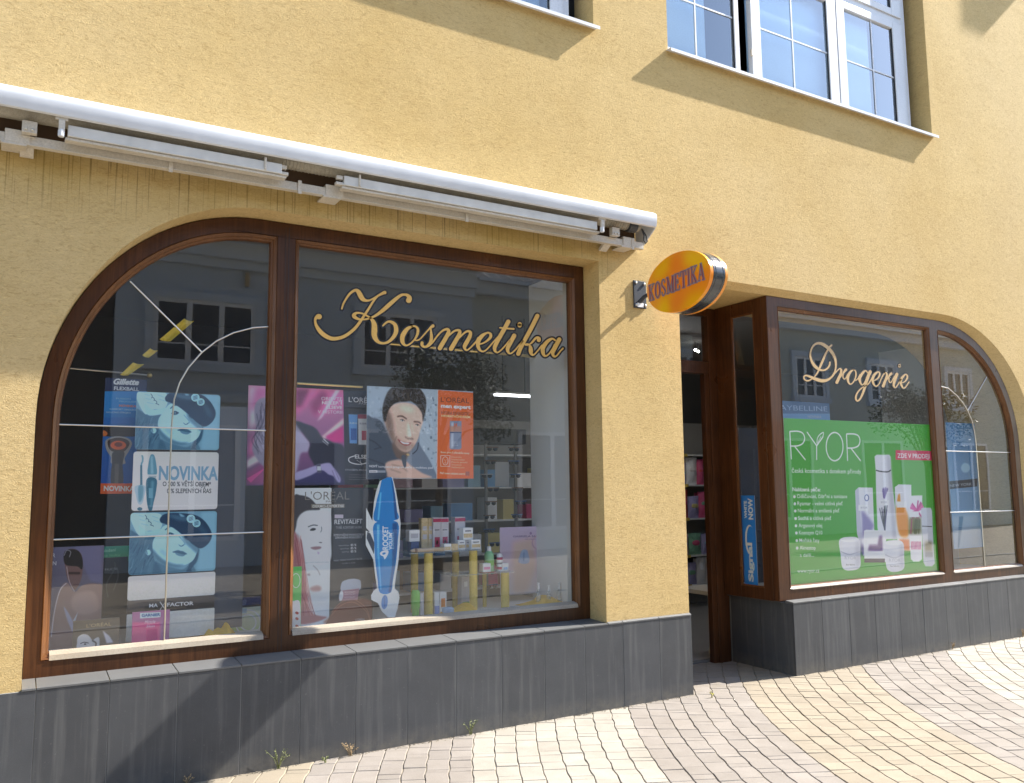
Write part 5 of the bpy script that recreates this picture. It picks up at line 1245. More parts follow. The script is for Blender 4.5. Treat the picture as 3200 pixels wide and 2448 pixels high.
def p_fit(c):
    c.vgrad(W_(110, 108, 135), W_(120, 105, 100)); c.poly([(560, 620), (760, 610), (770, 900), (680, 880)], W_(120, 118, 150), soft=8)
    c.poly([(480, 700), (500, 650), (560, 640), (610, 680), (620, 760), (610, 860), (570, 940), (540, 930), (505, 860), (490, 780)], W_(125, 95, 90), True, soft=2)
    c.poly([(478, 720), (485, 660), (530, 640), (590, 655), (620, 720), (615, 790), (580, 770), (500, 760)], W_(28, 26, 30), True, soft=2); c.line([(480, 690), (500, 650), (530, 660), (520, 700)], 6, W_(210, 210, 225), soft=2, alpha=.7)
    c.line([(500, 770), (520, 880), (560, 960)], 4, W_(225, 205, 210), soft=1); c.rect((515, 812), (600, 828), W_(60, 42, 42), soft=3); c.line([(550, 905), (590, 905)], 6, W_(90, 60, 60), soft=1.5)
    c.poly([(380, 1400), (390, 1180), (440, 960), (500, 890), (560, 960), (620, 910), (720, 900), (780, 960), (800, 1400)], W_(165, 135, 125), True, soft=3)
    c.poly([(560, 980), (700, 960), (740, 1090), (620, 1130), (540, 1080)], W_(185, 155, 145), True, soft=10); c.line([(384, 1300), (410, 1100), (450, 950), (498, 895)], 6, W_(235, 220, 225), soft=1.2)
    c.poly([(480, 1070), (545, 1180), (545, 1260), (500, 1160)], W_(190, 185, 200), True, soft=3); c.poly([(545, 1180), (585, 1110), (560, 1200)], W_(215, 215, 225), soft=2); c.text('R', (392, 700), (414, 700), 30, W_(220, 220, 225), bold=.02); c.text('N', (394, 760), (422, 760), 30, W_(220, 220, 225), bold=.02)
board('athlete_poster', 'dim poster of a bare chested man, lower left of the arched window', 'poster', [(372, 628), (760, 612), (772, 1385), (362, 1400)], o4, 5.68, 300, p_fit)
def p_mint(c):
    c.vgrad(W_(60, 170, 140), W_(60, 150, 95)); c.text('Nové složení', (690, 670), (870, 655), 24, W_(150, 215, 190), bold=.02); c.text('více lesku', (745, 700), (900, 690), 20, W_(120, 200, 150)); c.poly([(640, 715), (960, 695), (960, 760), (640, 760)], W_(25, 28, 30))
board('mint_banner', 'small mint green banner between the athlete poster and the portrait cards', 'poster', [(642, 626), (985, 612), (985, 730), (655, 745)], o4, 5.80, 160, p_mint)
def p_black(c):
    c.vgrad(W_(30, 32, 34), W_(70, 62, 52)); c.text('FRUCTIS', (788, 802), (880, 795), 18, W_(190, 190, 190)); c.line([(850, 710), (862, 780), (800, 900), (810, 1000)], 4, W_(120, 130, 128), soft=2); c.line([(880, 780), (885, 850), (850, 950)], 4, W_(120, 130, 128), soft=2)
board('black_hair_poster', 'black poster under the mint green banner in the arched window', 'poster', [(735, 735), (985, 715), (985, 1120), (770, 1140)], o4, 5.83, 120, p_black)
def p_mask(c):
    c.vgrad(W_(95, 88, 76), W_(120, 112, 100)); c.text("L'ORÉAL", (648, 1228), (835, 1212), 26, W_(175, 160, 120))  # brownish ground is the street's reflection put into the print colour
    c.poly([(578, 1340), (585, 1300), (620, 1278), (660, 1285), (690, 1320), (712, 1345), (700, 1400), (585, 1400)], W_(222, 222, 218), True, soft=1); c.poly([(690, 1340), (720, 1305), (745, 1310), (740, 1400), (700, 1400)], W_(205, 205, 202), True, soft=1); c.line([(690, 1325), (720, 1345), (712, 1380)], 10, W_(60, 58, 60), soft=1)
    c.line([(602, 1350), (630, 1338), (665, 1345)], 6, W_(50, 50, 55), soft=.6); c.ell(638, 1352, 10, 5, W_(40, 40, 46), 0, .5); c.poly([(770, 1250), (820, 1290), (850, 1340), (800, 1345), (785, 1300)], W_(205, 205, 215), soft=4)
board('mask_poster', 'small poster with a pale face, street reflection painted brownish, at the arched window sill', 'poster', [(545, 1175), (900, 1155), (890, 1375), (545, 1390)], o4, 5.47, 220, p_mask)
def p_garnier(c):
    c.vgrad(W_(165, 110, 150), W_(150, 90, 140)); c.rect((985, 1190), (1200, 1400), W_(225, 85, 140), soft=12); c.rect((1100, 1240), (1180, 1400), W_(190, 20, 120), soft=8)
    c.poly([(1050, 1118), (1205, 1112), (1205, 1150), (1050, 1160)], W_(190, 205, 215)); c.text('GARNIER', (1062, 1148), (1202, 1140), 22, W_(60, 100, 150), bold=.04); c.text('Miracle', (1085, 1200), (1165, 1195), 26, W_(220, 200, 220), shear=.3); c.text('Skin', (1095, 1228), (1160, 1225), 22, W_(220, 200, 220), shear=.3)
board('pink_cream_card', 'pink and purple cream card under the portrait stack in the arched window', 'poster', [(993, 1108), (1272, 1098), (1270, 1325), (985, 1345)], o4, 5.46, 200, p_garnier)
def p_gstrip(c): c.vgrad(W_(40, 50, 105), W_(52, 60, 110)); c.text('Gillette', (1600, 1078), (1850, 1056), 60, W_(105, 115, 150), bold=.04, shear=.3)
board('razor_strip', 'dark blue strip with grey razor lettering left of the brown mullion', 'poster', [(1500, 1025), (1972, 990), (1972, 1050), (1500, 1090)], o4, 5.78, 200, p_gstrip)
def p_ring(c):
    c.vgrad(W_(205, 208, 185), W_(180, 190, 150)); c.poly([(1640, 1200), (1900, 1250), (1970, 1200), (1970, 1290), (1640, 1310)], W_(150, 180, 90), soft=12, alpha=.7)
    for R1 in (95, 60):
        for t in np.linspace(0, 2*math.pi, 23)[:-1]: c.line([(1860+R1*math.cos(t), 1190+R1*math.sin(t)), (1860+R1*math.cos(t+.3), 1190+R1*math.sin(t+.3))], 9, W_(235, 238, 225))
    c.rect((1740, 1085), (1850, 1120), W_(150, 175, 190), soft=3)
board('pale_green_card', 'pale green card with white rings beside the yellow cloth in the arched window', 'poster', [(1625, 1095), (1970, 1065), (1965, 1275), (1620, 1300)], o4, 5.74, 180, p_ring)

# ---- right window
oR = (2350, 1400, 2.24); oS = (2350, 900, 2.5835)
def p_ryor(c):
    gn = W_(66, 172, 44); c.k = .95; c.a[:] = np.array(gn); c.crop(*oS)
    WH = W_(238, 242, 236)
    for l in (((305, 1160), (318, 1385)), ((305, 1160), (370, 1158), (410, 1175), (425, 1215), (410, 1255), (370, 1275), (310, 1278)), ((345, 1280), (432, 1390)),
              ((443, 1163), (522, 1275)), ((522, 1275), (522, 1390)), ((522, 1275), (575, 1200)),
              ((763, 1180), (772, 1398)), ((763, 1180), (820, 1180), (858, 1195), (872, 1235), (858, 1275), (820, 1292), (768, 1294)), ((800, 1296), (878, 1398))): c.line(l, 8, WH)
    T = np.linspace(0, 2*math.pi, 30); c.line([(667+68*math.cos(t), 1282+114*math.sin(t)) for t in T], 8, WH)
    c.line([(524, 1262), (528, 1215), (548, 1185), (576, 1168), (572, 1200), (552, 1235), (524, 1262)], 6, WH); c.line([(530, 1250), (558, 1198)], 4, WH)
    c.text('česká kosmetika s dotekem přírody', (322, 1492), (882, 1500), 38, WH, bold=.012)
    c.poly([(1160, 1310), (1480, 1318), (1480, 1395), (1158, 1388)], W_(222, 50, 95)); c.text('ZDE V PRODEJI', (1175, 1372), (1435, 1378), 38, WH, bold=.02)
    c.crop(*oR)
    c.text('Nabízená péče:', (284, 303), (480, 305), 28, WH, bold=.03)
    for i, (t, x, x2, y) in enumerate((('Odličování, čištění a tonizace', 315, 667, 352), ('Ryamar - velmi citlivá pleť', 318, 635, 402), ('Normální a smíšená pleť', 321, 612, 452), ('Suchá a citlivá pleť', 323, 555, 505), ('Arganový olej', 326, 492, 556), ('Koenzym Q10', 329, 493, 606), ('Mořské řasy', 332, 473, 660), ('Aknestop', 334, 446, 712))):
        c.text(t, (x, y), (x2, y), 28, WH, bold=.015); c.ell(x-18, y-10, 9, 11, WH)
    c.text('a další...', (335, 762), (435, 762), 26, WH, bold=.012); c.text('www.ryor.cz', (318, 875), (472, 872), 28, WH, bold=.012)
    V1, V2, GR = W_(236, 236, 242), W_(196, 190, 215), W_(150, 150, 168)
    # carton, tall bottle, carton, tube, slim flacon, jars
    c.poly([(722, 300), (745, 277), (845, 279), (862, 750), (778, 755), (735, 600)], V1); c.poly([(722, 300), (745, 277), (778, 755), (735, 600)], W_(205, 205, 220)); c.poly([(770, 440), (840, 520), (850, 560), (780, 640), (770, 500)], W_(150, 140, 190), True, soft=3); c.ell(803, 350, 17, 24, W_(90, 110, 170)); c.ell(803, 350, 11, 17, V1); c.rect((745, 400), (822, 440), W_(248, 248, 248)); c.text('RYOR', (762, 425), (808, 425), 13, GR); c.rect((756, 680), (785, 750), W_(70, 60, 130), soft=4)
    c.poly([(858, 60), (872, 48), (960, 48), (970, 62), (972, 160), (985, 300), (1000, 400), (1012, 560), (1015, 640), (895, 640), (878, 560), (868, 300), (866, 160)], V1, False, soft=.5); c.poly([(940, 50), (970, 62), (1015, 640), (985, 640)], W_(205, 205, 215), soft=3); c.line([(868, 157), (900, 165), (950, 168), (972, 155)], 6, W_(70, 74, 80))
    rr = random.Random(5)
    for i in range(16): x = 920+rr.uniform(-28, 28); c.line([(930, 575), (925+(x-925)*.5, 500), (x, 400+rr.uniform(0, 50))], 5, rr.choice((W_(60, 60, 80), W_(90, 80, 140), W_(70, 90, 70))), soft=.5)
    for i in range(7): x = 925+rr.uniform(-30, 30); c.line([(925, 350), (x, 275+rr.uniform(0, 30))], 7, W_(110, 90, 160), soft=.8)
    c.rect((885, 365), (960, 402), W_(245, 245, 246)); c.text('RYOR', (903, 388), (945, 388), 14, GR)
    c.poly([(1000, 275), (1025, 256), (1115, 258), (1120, 720), (1030, 715), (1010, 600)], V1); c.poly([(1010, 420), (1060, 400), (1095, 500), (1090, 620), (1030, 600)], W_(240, 155, 40), True, soft=2); c.poly([(1030, 640), (1100, 640), (1105, 720), (1035, 718)], W_(240, 130, 60), soft=2); c.rect((1015, 375), (1085, 418), W_(250, 250, 250)); c.poly([(1022, 330), (1035, 320), (1040, 375), (1015, 375)], W_(240, 160, 50), soft=1)
    c.poly([(1098, 335), (1192, 332), (1190, 560), (1190, 780), (1170, 797), (1130, 797), (1112, 780), (1100, 560)], W_(240, 240, 244), soft=.5)
    for i in range(16):
        t = rr.uniform(0, 2*math.pi); c.line([(1155, 440), (1155+50*math.cos(t), 440+72*math.sin(t))], 9, rr.choice((W_(200, 50, 140), W_(225, 90, 170))), soft=.5)
    c.rect((1100, 485), (1185, 600), W_(110, 110, 60), soft=4)
    for i in range(12): x = rr.uniform(1105, 1180); c.line([(x, 500), (x-8, 600)], 7, rr.choice((W_(170, 40, 110), W_(80, 90, 40), W_(150, 140, 60))), soft=1)
    for i in range(8): x = 1115+i*9; c.line([(x, 655), (x+4, 712)], 6, W_(215, 90, 150))
    c.rect((1102, 445), (1168, 485), W_(248, 248, 248)); c.rect((1108, 618), (1190, 652), W_(245, 245, 246))
    c.poly([(1184, 425), (1198, 418), (1252, 420), (1260, 440), (1272, 700), (1280, 810), (1262, 830), (1215, 830), (1200, 800), (1190, 600)], W_(212, 214, 222), soft=.5); c.line([(1190, 548), (1260, 552)], 4, W_(90, 92, 98)); c.rect((1210, 655), (1262, 725), W_(150, 140, 110), soft=3); c.rect((1212, 730), (1265, 765), W_(70, 70, 72), alpha=.4, soft=1)
    c.poly([(785, 580), (800, 573), (940, 580), (938, 800), (788, 798), (780, 640)], W_(238, 238, 240)); c.poly([(812, 720), (820, 680), (880, 680), (890, 620), (910, 615), (915, 722)], W_(100, 60, 130), soft=2); c.rect((786, 775), (930, 803), W_(60, 45, 62)); c.rect((805, 640), (870, 670), W_(248, 248, 248)); c.rect((788, 725), (928, 775), W_(246, 246, 246))
    for x0, x1, y0, y1 in ((612, 758, 625, 855), (925, 1065, 648, 865)):
        c.poly([(x0, y0+20), ((x0+x1)/2, y0-2), (x1-8, y0+16), (x1, y0+120), (x1-4, y1-18), ((x0+x1)/2, y1+4), (x0+22, y1-16), (x0+8, y0+120)], W_(232, 232, 238), True); c.ell((x0+x1)/2-2, y0+18, (x1-x0)*.44, 17, W_(246, 246, 250)); c.line([(x0+8, y0+100), ((x0+x1)/2, y0+122), (x1, y0+98)], 5, W_(190, 190, 202)); c.poly([(x1-30, y0+30), (x1-6, y0+30), (x1-6, y1-20), (x1-26, y1-10)], W_(196, 196, 208), soft=5)
        c.text('RYOR', ((x0+x1)/2-35, (y0+y1)/2+40), ((x0+x1)/2+45, (y0+y1)/2+42), 24, W_(175, 180, 190)); c.text('krém', ((x0+x1)/2-25, y1-32), ((x0+x1)/2+35, y1-32), 12, W_(110, 110, 110))
board('green_cosmetics_poster', 'large bright green poster with white bottles and jars in the right shop window', 'poster', [(233, -213), (1256, -157), (1325, 921), (262, 985)], oR, 5.197, 1000, p_ryor)
def p_mayb(c):
    c.rect((100, 900), (700, 1100), W_(60, 105, 150)); c.rect((100, 1015), (700, 1100), W_(110, 160, 200)); c.text('MAYBELLINE', (165, 985), (610, 998), 44, W_(150, 175, 205)); c.text('NOVINKA', (450, 1050), (560, 1052), 22, W_(190, 190, 200))
board('pale_blue_banner', 'pale blue banner showing above the left part of the green poster', 'poster', [(150, 915), (628, 925), (628, 1100), (150, 1090)], oS, 5.6, 260, p_mayb)
def p_ny(c):
    c.vgrad(W_(70, 120, 165), W_(150, 180, 205)); c.poly([(1375, 235), (1580, 215), (1578, 270), (1378, 290)], W_(40, 48, 60)); c.text('NEW YORK', (1385, 275), (1540, 262), 20, W_(150, 160, 170), bold=.02); c.ell(1495, 140, 32, 34, W_(150, 190, 215), 0, 3)
    c.poly([(1390, 480), (1580, 470), (1585, 700), (1400, 720)], W_(165, 185, 200), soft=14); c.poly([(1450, 480), (1480, 480), (1450, 700), (1440, 700)], W_(90, 130, 160), soft=4)
board('pale_blue_column', 'tall pale blue display banner behind the small arched pane at the right', 'poster', [(1368, -175), (1575, -172), (1600, 690), (1400, 715)], oR, 5.55, 140, p_ny)
oD = (2050, 1200, 1.768)
def vertical_banner():
    Xb = 5.69; c0 = [on_x(oD[0]+a/oD[2], oD[1]+b/oD[2], Xb) for a, b in ((470, 618), (543, 616), (562, 1112), (488, 1110))]
    y1 = (c0[0][1]+c0[3][1])/2; y0 = (c0[1][1]+c0[2][1])/2; z0 = (c0[2][2]+c0[3][2])/2; z1 = (c0[0][2]+c0[1][2])/2
    w = 90; h = int(w*(z1-z0)/(y1-y0)); cv = Canvas((0, 1, 0, h/w), 0, w, W_(40, 110, 190)); cv.T = lambda p: np.array([p[0]*w, p[1]*h])
    cv.vgrad(W_(40, 120, 200), W_(50, 130, 205)); cv.ell(.55, .50, .36, .17, W_(225, 230, 240), 0, .5); cv.ell(.62, .50, .30, .155, W_(45, 125, 205), 0, .5)
    for t, x, a, b, wd, col in (('Signal', .68, .965, .53, .40, W_(235, 235, 240)), ('WHITE', .40, .26, .06, .22, W_(235, 235, 240)), ('NOW', .85, .27, .03, .38, W_(235, 235, 240))):
        v, tr = glyphs(t, .04, 0); A = cv.T((x, a)); L = cv.T((x, b))-A; Wd = (cv.T((x-wd, a))-A)/CAP*.9
        P = A+v[:, :1]*L[None]+v[:, 1:]*Wd[None]
        for q in tr: cv.blend(cv._mask(P[list(q)]), col)
    mb = MB().add([(Xb, y1, z0), (Xb, y0, z0), (Xb, y0, z1), (Xb, y1, z1)], [(0, 1, 2, 3)])
    mb.add([(Xb+.006, y1, z0), (Xb+.006, y0, z0), (Xb+.006, y0, z1), (Xb+.006, y1, z1)], [(3, 2, 1, 0)], 1)
    o = mb.build('toothpaste_banner', [print_mat('signal_print', cv.image('signal_art')), EDGE], recalc=False)
    uv = o.data.uv_layers.new(name='UVMap')
    for l in o.data.loops:
        q = o.data.vertices[l.vertex_index].co; uv.data[l.index].uv = ((y1-q.y)/(y1-y0), (q.z-z0)/(z1-z0))
    tag(o, 'narrow upright blue toothpaste banner behind the side pane next to the door', 'poster')
vertical_banner()
# ------------------------------------------------------------------ things standing in the windows
def mat(name, c, r=.4, **k): return principled(name, c, r, **k)
M_WHITE = mat('white_card', (.80, .80, .78), .5); M_GOLD = mat_noisy('gold_card', (.55, .40, .18), (.72, .56, .32), 40, .35, 0); M_RED = mat('crimson_card', (.45, .03, .10), .4)
M_SILVER = mat('silver_card', (.55, .53, .55), .3); M_BLUE = mat('navy_card', (.04, .07, .20), .4); M_GREEN = mat('lime_plastic', (.16, .50, .08), .35); M_MINT = mat('mint_plastic', (.30, .60, .30), .35)
M_YEL = mat_noisy('yellow_column', (.66, .48, .08), (.74, .56, .12), 14, .45, .03, .001); M_CLOTH = mat_noisy('yellow_cloth', (.75, .42, .03), (.85, .52, .06), 6, .8, .2, .002)
M_SHELF = principled('shelf_glass', (.55, .62, .60), .05, spec=.8); M_SHELF.node_tree.nodes['Principled BSDF'].inputs['Alpha'].default_value = .35
M_PRINT = mat('grey_print', (.22, .22, .24), .5); M_ORANGE = mat('orange_print', (.75, .25, .05), .5); M_PINK = mat('pink_print', (.70, .25, .40), .5)
def px_box(l, t, r, b, o, Y):
    a, c = on_y(o[0]+l/o[2], o[1]+(t+b)/2/o[2], Y), on_y(o[0]+r/o[2], o[1]+(t+b)/2/o[2], Y)
    u, d = on_y(o[0]+(l+r)/2/o[2], o[1]+t/o[2], Y), on_y(o[0]+(l+r)/2/o[2], o[1]+b/o[2], Y)
    return a[0], c[0], d[2], u[2]
def carton(name, label, cat, px, Y, body, bands=(), o=o7, group=None, depth=None, zb=None):
    x0, x1, z0, z1 = px_box(*px, o, Y); d = depth or min(.07, (x1-x0))
    if zb is not None: z0 = zb
    t = thing(name, label, cat, ((x0+x1)/2, Y+d/2, z0), group)
    MB().box(x0, x1, Y, Y+d, z0, z1).build('box', body, t, bevel=.0015)
    for (a, b, c, e, m) in bands: MB().box(x0+(x1-x0)*a, x0+(x1-x0)*c, Y-.0012, Y-.0002, z0+(z1-z0)*b, z0+(z1-z0)*e).build('print_band', m, t)
    return t
def bottle(name, label, cat, px, Y, prof, m, cap=None, o=o7, bands=(), group=None, zb=None, ry=1):
    x0, x1, z0, z1 = px_box(*px, o, Y); r = (x1-x0)/2; h = z1-(zb if zb is not None else z0); zz = zb if zb is not None else z0
    t = thing(name, label, cat, ((x0+x1)/2, Y, zz), group)
    ob = MB().lathe([(a*r, b*h) for a, b in prof], ((x0+x1)/2, Y, zz), 'z', 18).build('body', m, t); autosmooth(ob)
    if cap: ob = MB().lathe([(a*r, b*h) for a, b in cap[1]], ((x0+x1)/2, Y, zz), 'z', 18).build('cap', cap[0], t); autosmooth(ob)
    for a, b, c, mm in bands: ob = MB().lathe([(a*r*1.012, b*h), (a*r*1.012, c*h)], ((x0+x1)/2, Y, zz), 'z', 18).build('label_band', mm, t); autosmooth(ob)
    return t
# shelf stands: glass plates on yellow columns
ZF = .69
def stand(label, px, Y0, Y1, cols):
    x0, x1, z0, z1 = px_box(*px, o7, Y0)
    t = thing('display_stand', label, 'display stand', ((x0+x1)/2, (Y0+Y1)/2, ZF), 'glass topped stands on yellow columns')
    MB().box(x0, x1, Y0, Y1, z0, z0+.008).build('glass_top', M_SHELF, t, bevel=.001)
    for l, r, y in cols:
        a, c, _, _ = px_box(l, px[1]+100, r, px[3]+140, o7, y)
        ob = MB().lathe([((c-a)/2, 0), ((c-a)/2, z0-ZF)], ((a+c)/2, y+(c-a)/2, ZF), 'z', 20).build('column', M_YEL, t); autosmooth(ob)
    return z0+.008
ZS1 = stand('taller glass topped stand on yellow columns carrying gold and red cosmetic boxes', (222, 765, 848, 775), 5.56, 5.86, ((370, 440, 5.58), (766, 830, 5.58), (250, 310, 5.80), (613, 668, 5.80)))
ZS2 = stand('lower glass topped stand on yellow columns carrying a green bottle', (618, 960, 1138, 968), 5.58, 5.84, ((1045, 1110, 5.60), (872, 905, 5.78)))
GB = 'cosmetic boxes on the taller glass stand'
carton('cosmetic_box', 'small white box on a dark blue one, left end of the taller stand', 'box', (222, 580, 312, 680), 5.66, M_WHITE, ((.15, .3, .85, .7, M_SILVER),), group=GB)
carton('cosmetic_box', 'dark blue box under the small white one on the taller glass stand', 'box', (236, 681, 308, 762), 5.66, M_BLUE, (), group=GB, zb=ZS1+.0005)
carton('cosmetic_box', 'tall gold box, leftmost of the tall boxes on the glass stand', 'box', (328, 475, 384, 765), 5.70, M_GOLD, ((.2, .35, .8, .5, M_SILVER), (.2, .62, .8, .75, M_SILVER)), group=GB, zb=ZS1+.0005)
carton('cosmetic_box', 'tall gold box between the first gold box and the crimson topped boxes', 'box', (388, 475, 426, 765), 5.70, M_GOLD, ((.2, .35, .8, .5, M_SILVER), (.2, .62, .8, .75, M_SILVER)), group=GB, zb=ZS1+.0005)
BR = ((0, .86, 1, .965, M_RED), (.2, .05, .85, .40, M_RED), (.2, .6, .8, .64, M_PRINT), (.4, .18, .65, .3, M_WHITE))
carton('cosmetic_box', 'silver box with crimson top, left of the touching pair on the glass stand', 'box', (430, 470, 498, 765), 5.68, M_SILVER, BR, group=GB, zb=ZS1+.0005)
carton('cosmetic_box', 'silver box with crimson top, right of the touching pair on the glass stand', 'box', (500, 470, 566, 765), 5.68, M_SILVER, BR, group=GB, zb=ZS1+.0005)
carton('cosmetic_box', 'silver box with crimson top standing alone behind the small white boxes', 'box', (622, 465, 712, 765), 5.70, M_SILVER, BR, group=GB, zb=ZS1+.0005)
GW = ((.06, .18, .94, .52, M_GOLD), (.2, .68, .8, .8, M_PRINT))
carton('cream_box', 'white and gold cream box on top of the little pile on the glass stand', 'box', (693, 560, 779, 664), 5.63, M_WHITE, GW, group=GB)
carton('cream_box', 'white and gold cream box at the right end of the taller glass stand', 'box', (765, 664, 846, 768), 5.60, M_WHITE, GW, group=GB, zb=ZS1+.0005)
carton('cream_box', 'white and gold cream box second from the right end of the taller stand', 'box', (650, 668, 712, 768), 5.62, M_WHITE, GW, group=GB, zb=ZS1+.0005)
carton('cream_box', 'silver cream box between the two white and gold boxes on the taller stand', 'box', (714, 668, 764, 768), 5.64, M_SILVER, GW, group=GB, zb=ZS1+.0005)
carton('cream_box', 'low gold box with a white side, front of the row on the taller stand', 'box', (527, 700, 590, 770), 5.58, M_WHITE, ((.1, .1, .9, .6, M_GOLD),), group=GB, zb=ZS1+.0005)
carton('cream_box', 'low gold box next to the pile of cream boxes on the taller stand', 'box', (593, 700, 648, 770), 5.58, M_GOLD, (), group=GB, zb=ZS1+.0005)
x0, x1, z0, z1 = px_box(230, 735, 525, 770, o7, 5.575)
t = thing('cream_tube', 'long beige tube lying along the front edge of the taller glass stand', 'tube', ((x0+x1)/2, 5.575, ZS1+.016))
ob = MB().lathe([(.004, x0), (.014, x0+.03), (.015, x1-.06), (.015, x1)], (0, 5.576, ZS1+.0155), 'x', 14).build('body', mat('beige_plastic', (.55, .42, .28), .4), t); autosmooth(ob)
MB().lathe([(.0152, x0+.03), (.0152, x0+.05)], (0, 5.576, ZS1+.0155), 'x', 14).build('cap', mat('brown_cap', (.2, .1, .05), .4), t)
bottle('spray_bottle', 'light green bottle with a pale cap on the lower glass stand', 'bottle', (882, 722, 958, 965), 5.68, ((1, 0), (1, .55), (.95, .70), (.6, .80), (.45, .82)), M_MINT, (M_WHITE, ((.45, .82), (.42, .99), (.3, 1))), zb=ZS2, bands=((1, .25, .45, M_GREEN),))
bottle('floral_can', 'slim white can with red flowers on the lower glass stand', 'can', (988, 785, 1035, 965), 5.66, ((1, 0), (1, .9), (.8, .95), (.8, 1)), M_WHITE, zb=ZS2, bands=((1, .1, .25, M_RED), (1, .4, .5, M_PRINT), (1, .65, .8, M_RED)))
carton('soap_box', 'small white box with blue print beside the floral can', 'box', (1036, 870, 1090, 965), 5.63, M_WHITE, ((.2, .2, .8, .5, mat('sky_print', (.3, .5, .8), .5)),), zb=ZS2+.0005)
carton('soap_box', 'white box with a crimson stripe in front of the green bottle', 'box', (868, 872, 934, 948), 5.60, M_WHITE, ((.1, .3, .9, .6, M_PINK),))
carton('red_tray', 'flat red box under the white box with the crimson stripe', 'box', (872, 949, 985, 966), 5.60, mat('red_plastic', (.6, .05, .03), .4), (), zb=ZS2+.0005)
GF = 'products standing on the window floor'
bottle('deodorant', 'bright green tube standing beside the rocket cut out on the window floor', 'tube', (240, 1105, 312, 1325), 5.52, ((.8, 0), (.8, .35), (1, .40), (1, .9), (.75, 1)), M_GREEN, group=GF, zb=ZF)
carton('clear_pack', 'thin clear pack right beside the bright green tube', 'box', (318, 1130, 348, 1320), 5.54, M_SILVER, (), group=GF, zb=ZF)
bottle('cream_tub', 'low white tub with a blue lid on the window floor', 'tub', (512, 1240, 608, 1325), 5.47, ((.7, 0), (.75, .45)), M_WHITE, (mat('pale_blue_lid', (.35, .48, .62), .4), ((1, .45), (1, .75), (.7, .85), (.3, .9))), group=GF, zb=ZF)
carton('soap_box', 'blue and white pack between the yellow column and the low tub', 'box', (442, 1125, 484, 1300), 5.62, M_WHITE, ((0, 0, 1, .4, mat('blue_print', (.2, .3, .6), .5)),), group=GF, zb=ZF)
carton('soap_box', 'white pack with an orange picture behind the low tub', 'box', (488, 1120, 548, 1260), 5.66, M_WHITE, ((.2, .3, .8, .7, M_ORANGE),), group=GF, zb=ZF)
carton('tall_pack', 'tall grey pack with lemons under the lower glass stand', 'box', (680, 985, 752, 1240), 5.70, M_SILVER, ((.1, 0, .9, .25, M_GREEN), (.3, .7, .7, .85, M_WHITE)), group=GF, zb=ZF)
for i, (l, lab) in enumerate(((1335, 'clear perfume flask, left of three in the lower right corner'), (1425, 'clear perfume flask, middle of three in the lower right corner'), (1515, 'clear perfume flask, right of three in the lower right corner'))):
    bottle('perfume_flask', lab, 'bottle', (l, 1040+(i == 1)*25, l+34, 1200), 5.56, ((1, 0), (1, .55), (.5, .66), (.5, .72)), M_SHELF, (M_WHITE, ((.55, .72), (.55, 1))), group='perfume flasks', zb=ZF)
def cloth(label, px, Y, o, seed):
    x0, x1, z0, z1 = px_box(*px, o, Y); r = random.Random(seed); n, m_ = 34, 14; vs = []; fs = []
    for i in range(n):
        for j in range(m_):
            u, v = i/(n-1), j/(m_-1)
            e = math.sin(math.pi*u)**.8*math.sin(math.pi*min(1, v*1.0+.0))**.7
            z = ZF+.004+(z1-ZF)*e*(.75+.25*math.sin(u*9+seed)+.12*math.sin(u*23+v*8+seed))
            vs.append((x0+(x1-x0)*u, Y-.05+.26*v+.01*math.sin(u*17), max(z, ZF+.003)))
    for i in range(n-1):
        for j in range(m_-1): fs.append((i*m_+j, (i+1)*m_+j, (i+1)*m_+j+1, i*m_+j+1))
    ob = MB().add(vs, fs).build('display_cloth', M_CLOTH, smooth=True); tag(ob, label, 'cloth', 'yellow cloths laid on the window floor')
cloth('yellow cloth heap at the foot of the arched window beside the pale green card', (1530, 1195, 1790, 1310), 5.50, o4, 1)
cloth('low yellow cloth under the lower glass stand', (580, 1235, 880, 1320), 5.48, o7, 2)
cloth('yellow cloth heap in the lower right corner of the wide window', (1270, 1165, 1660, 1270), 5.52, o7, 4)
# things hanging in the arched window
def rod(label, a, b, Ya, Yb, r, m, ball=False, o=(0, 850, 2.44)):
    p, q_ = on_y(o[0]+a[0]/o[2], o[1]+a[1]/o[2], Ya), on_y(o[0]+b[0]/o[2], o[1]+b[1]/o[2], Yb)
    t = thing('hanging_rod', label, 'rod', tuple(p)); ob = MB().tube([tuple(p), tuple(q_)], r, 8).build('rod', m, t); autosmooth(ob)
    if ball: ob = MB().ball(tuple(q_), .017, 12, 8).build('knob', BRASS, t); autosmooth(ob, 80)
rod('thin steel rod ending in a brass knob above the razor poster', (535, 735), (1140, 790), 5.8, 5.8, .006, STEEL, True)
rod('beaded brass rod above the pink hair care poster', (490, 133), (1050, 165), 5.62, 5.62, .008, BRASS, o=o5)
rod('beaded brass rod running behind the word Kosmetika', (720, 808), (1815, 905), 5.9, 5.9, .013, BRASS, o=(920, 740, 2.4132))
ST = mat_noisy('yellow_foil', (.72, .52, .03), (.85, .68, .10), 20, .4, .1, .001)
st_t = thing('yellow_streamer', 'three curled yellow foil pieces hanging diagonally behind the arched pane', 'streamer', (1.0, 5.7, 2.4))
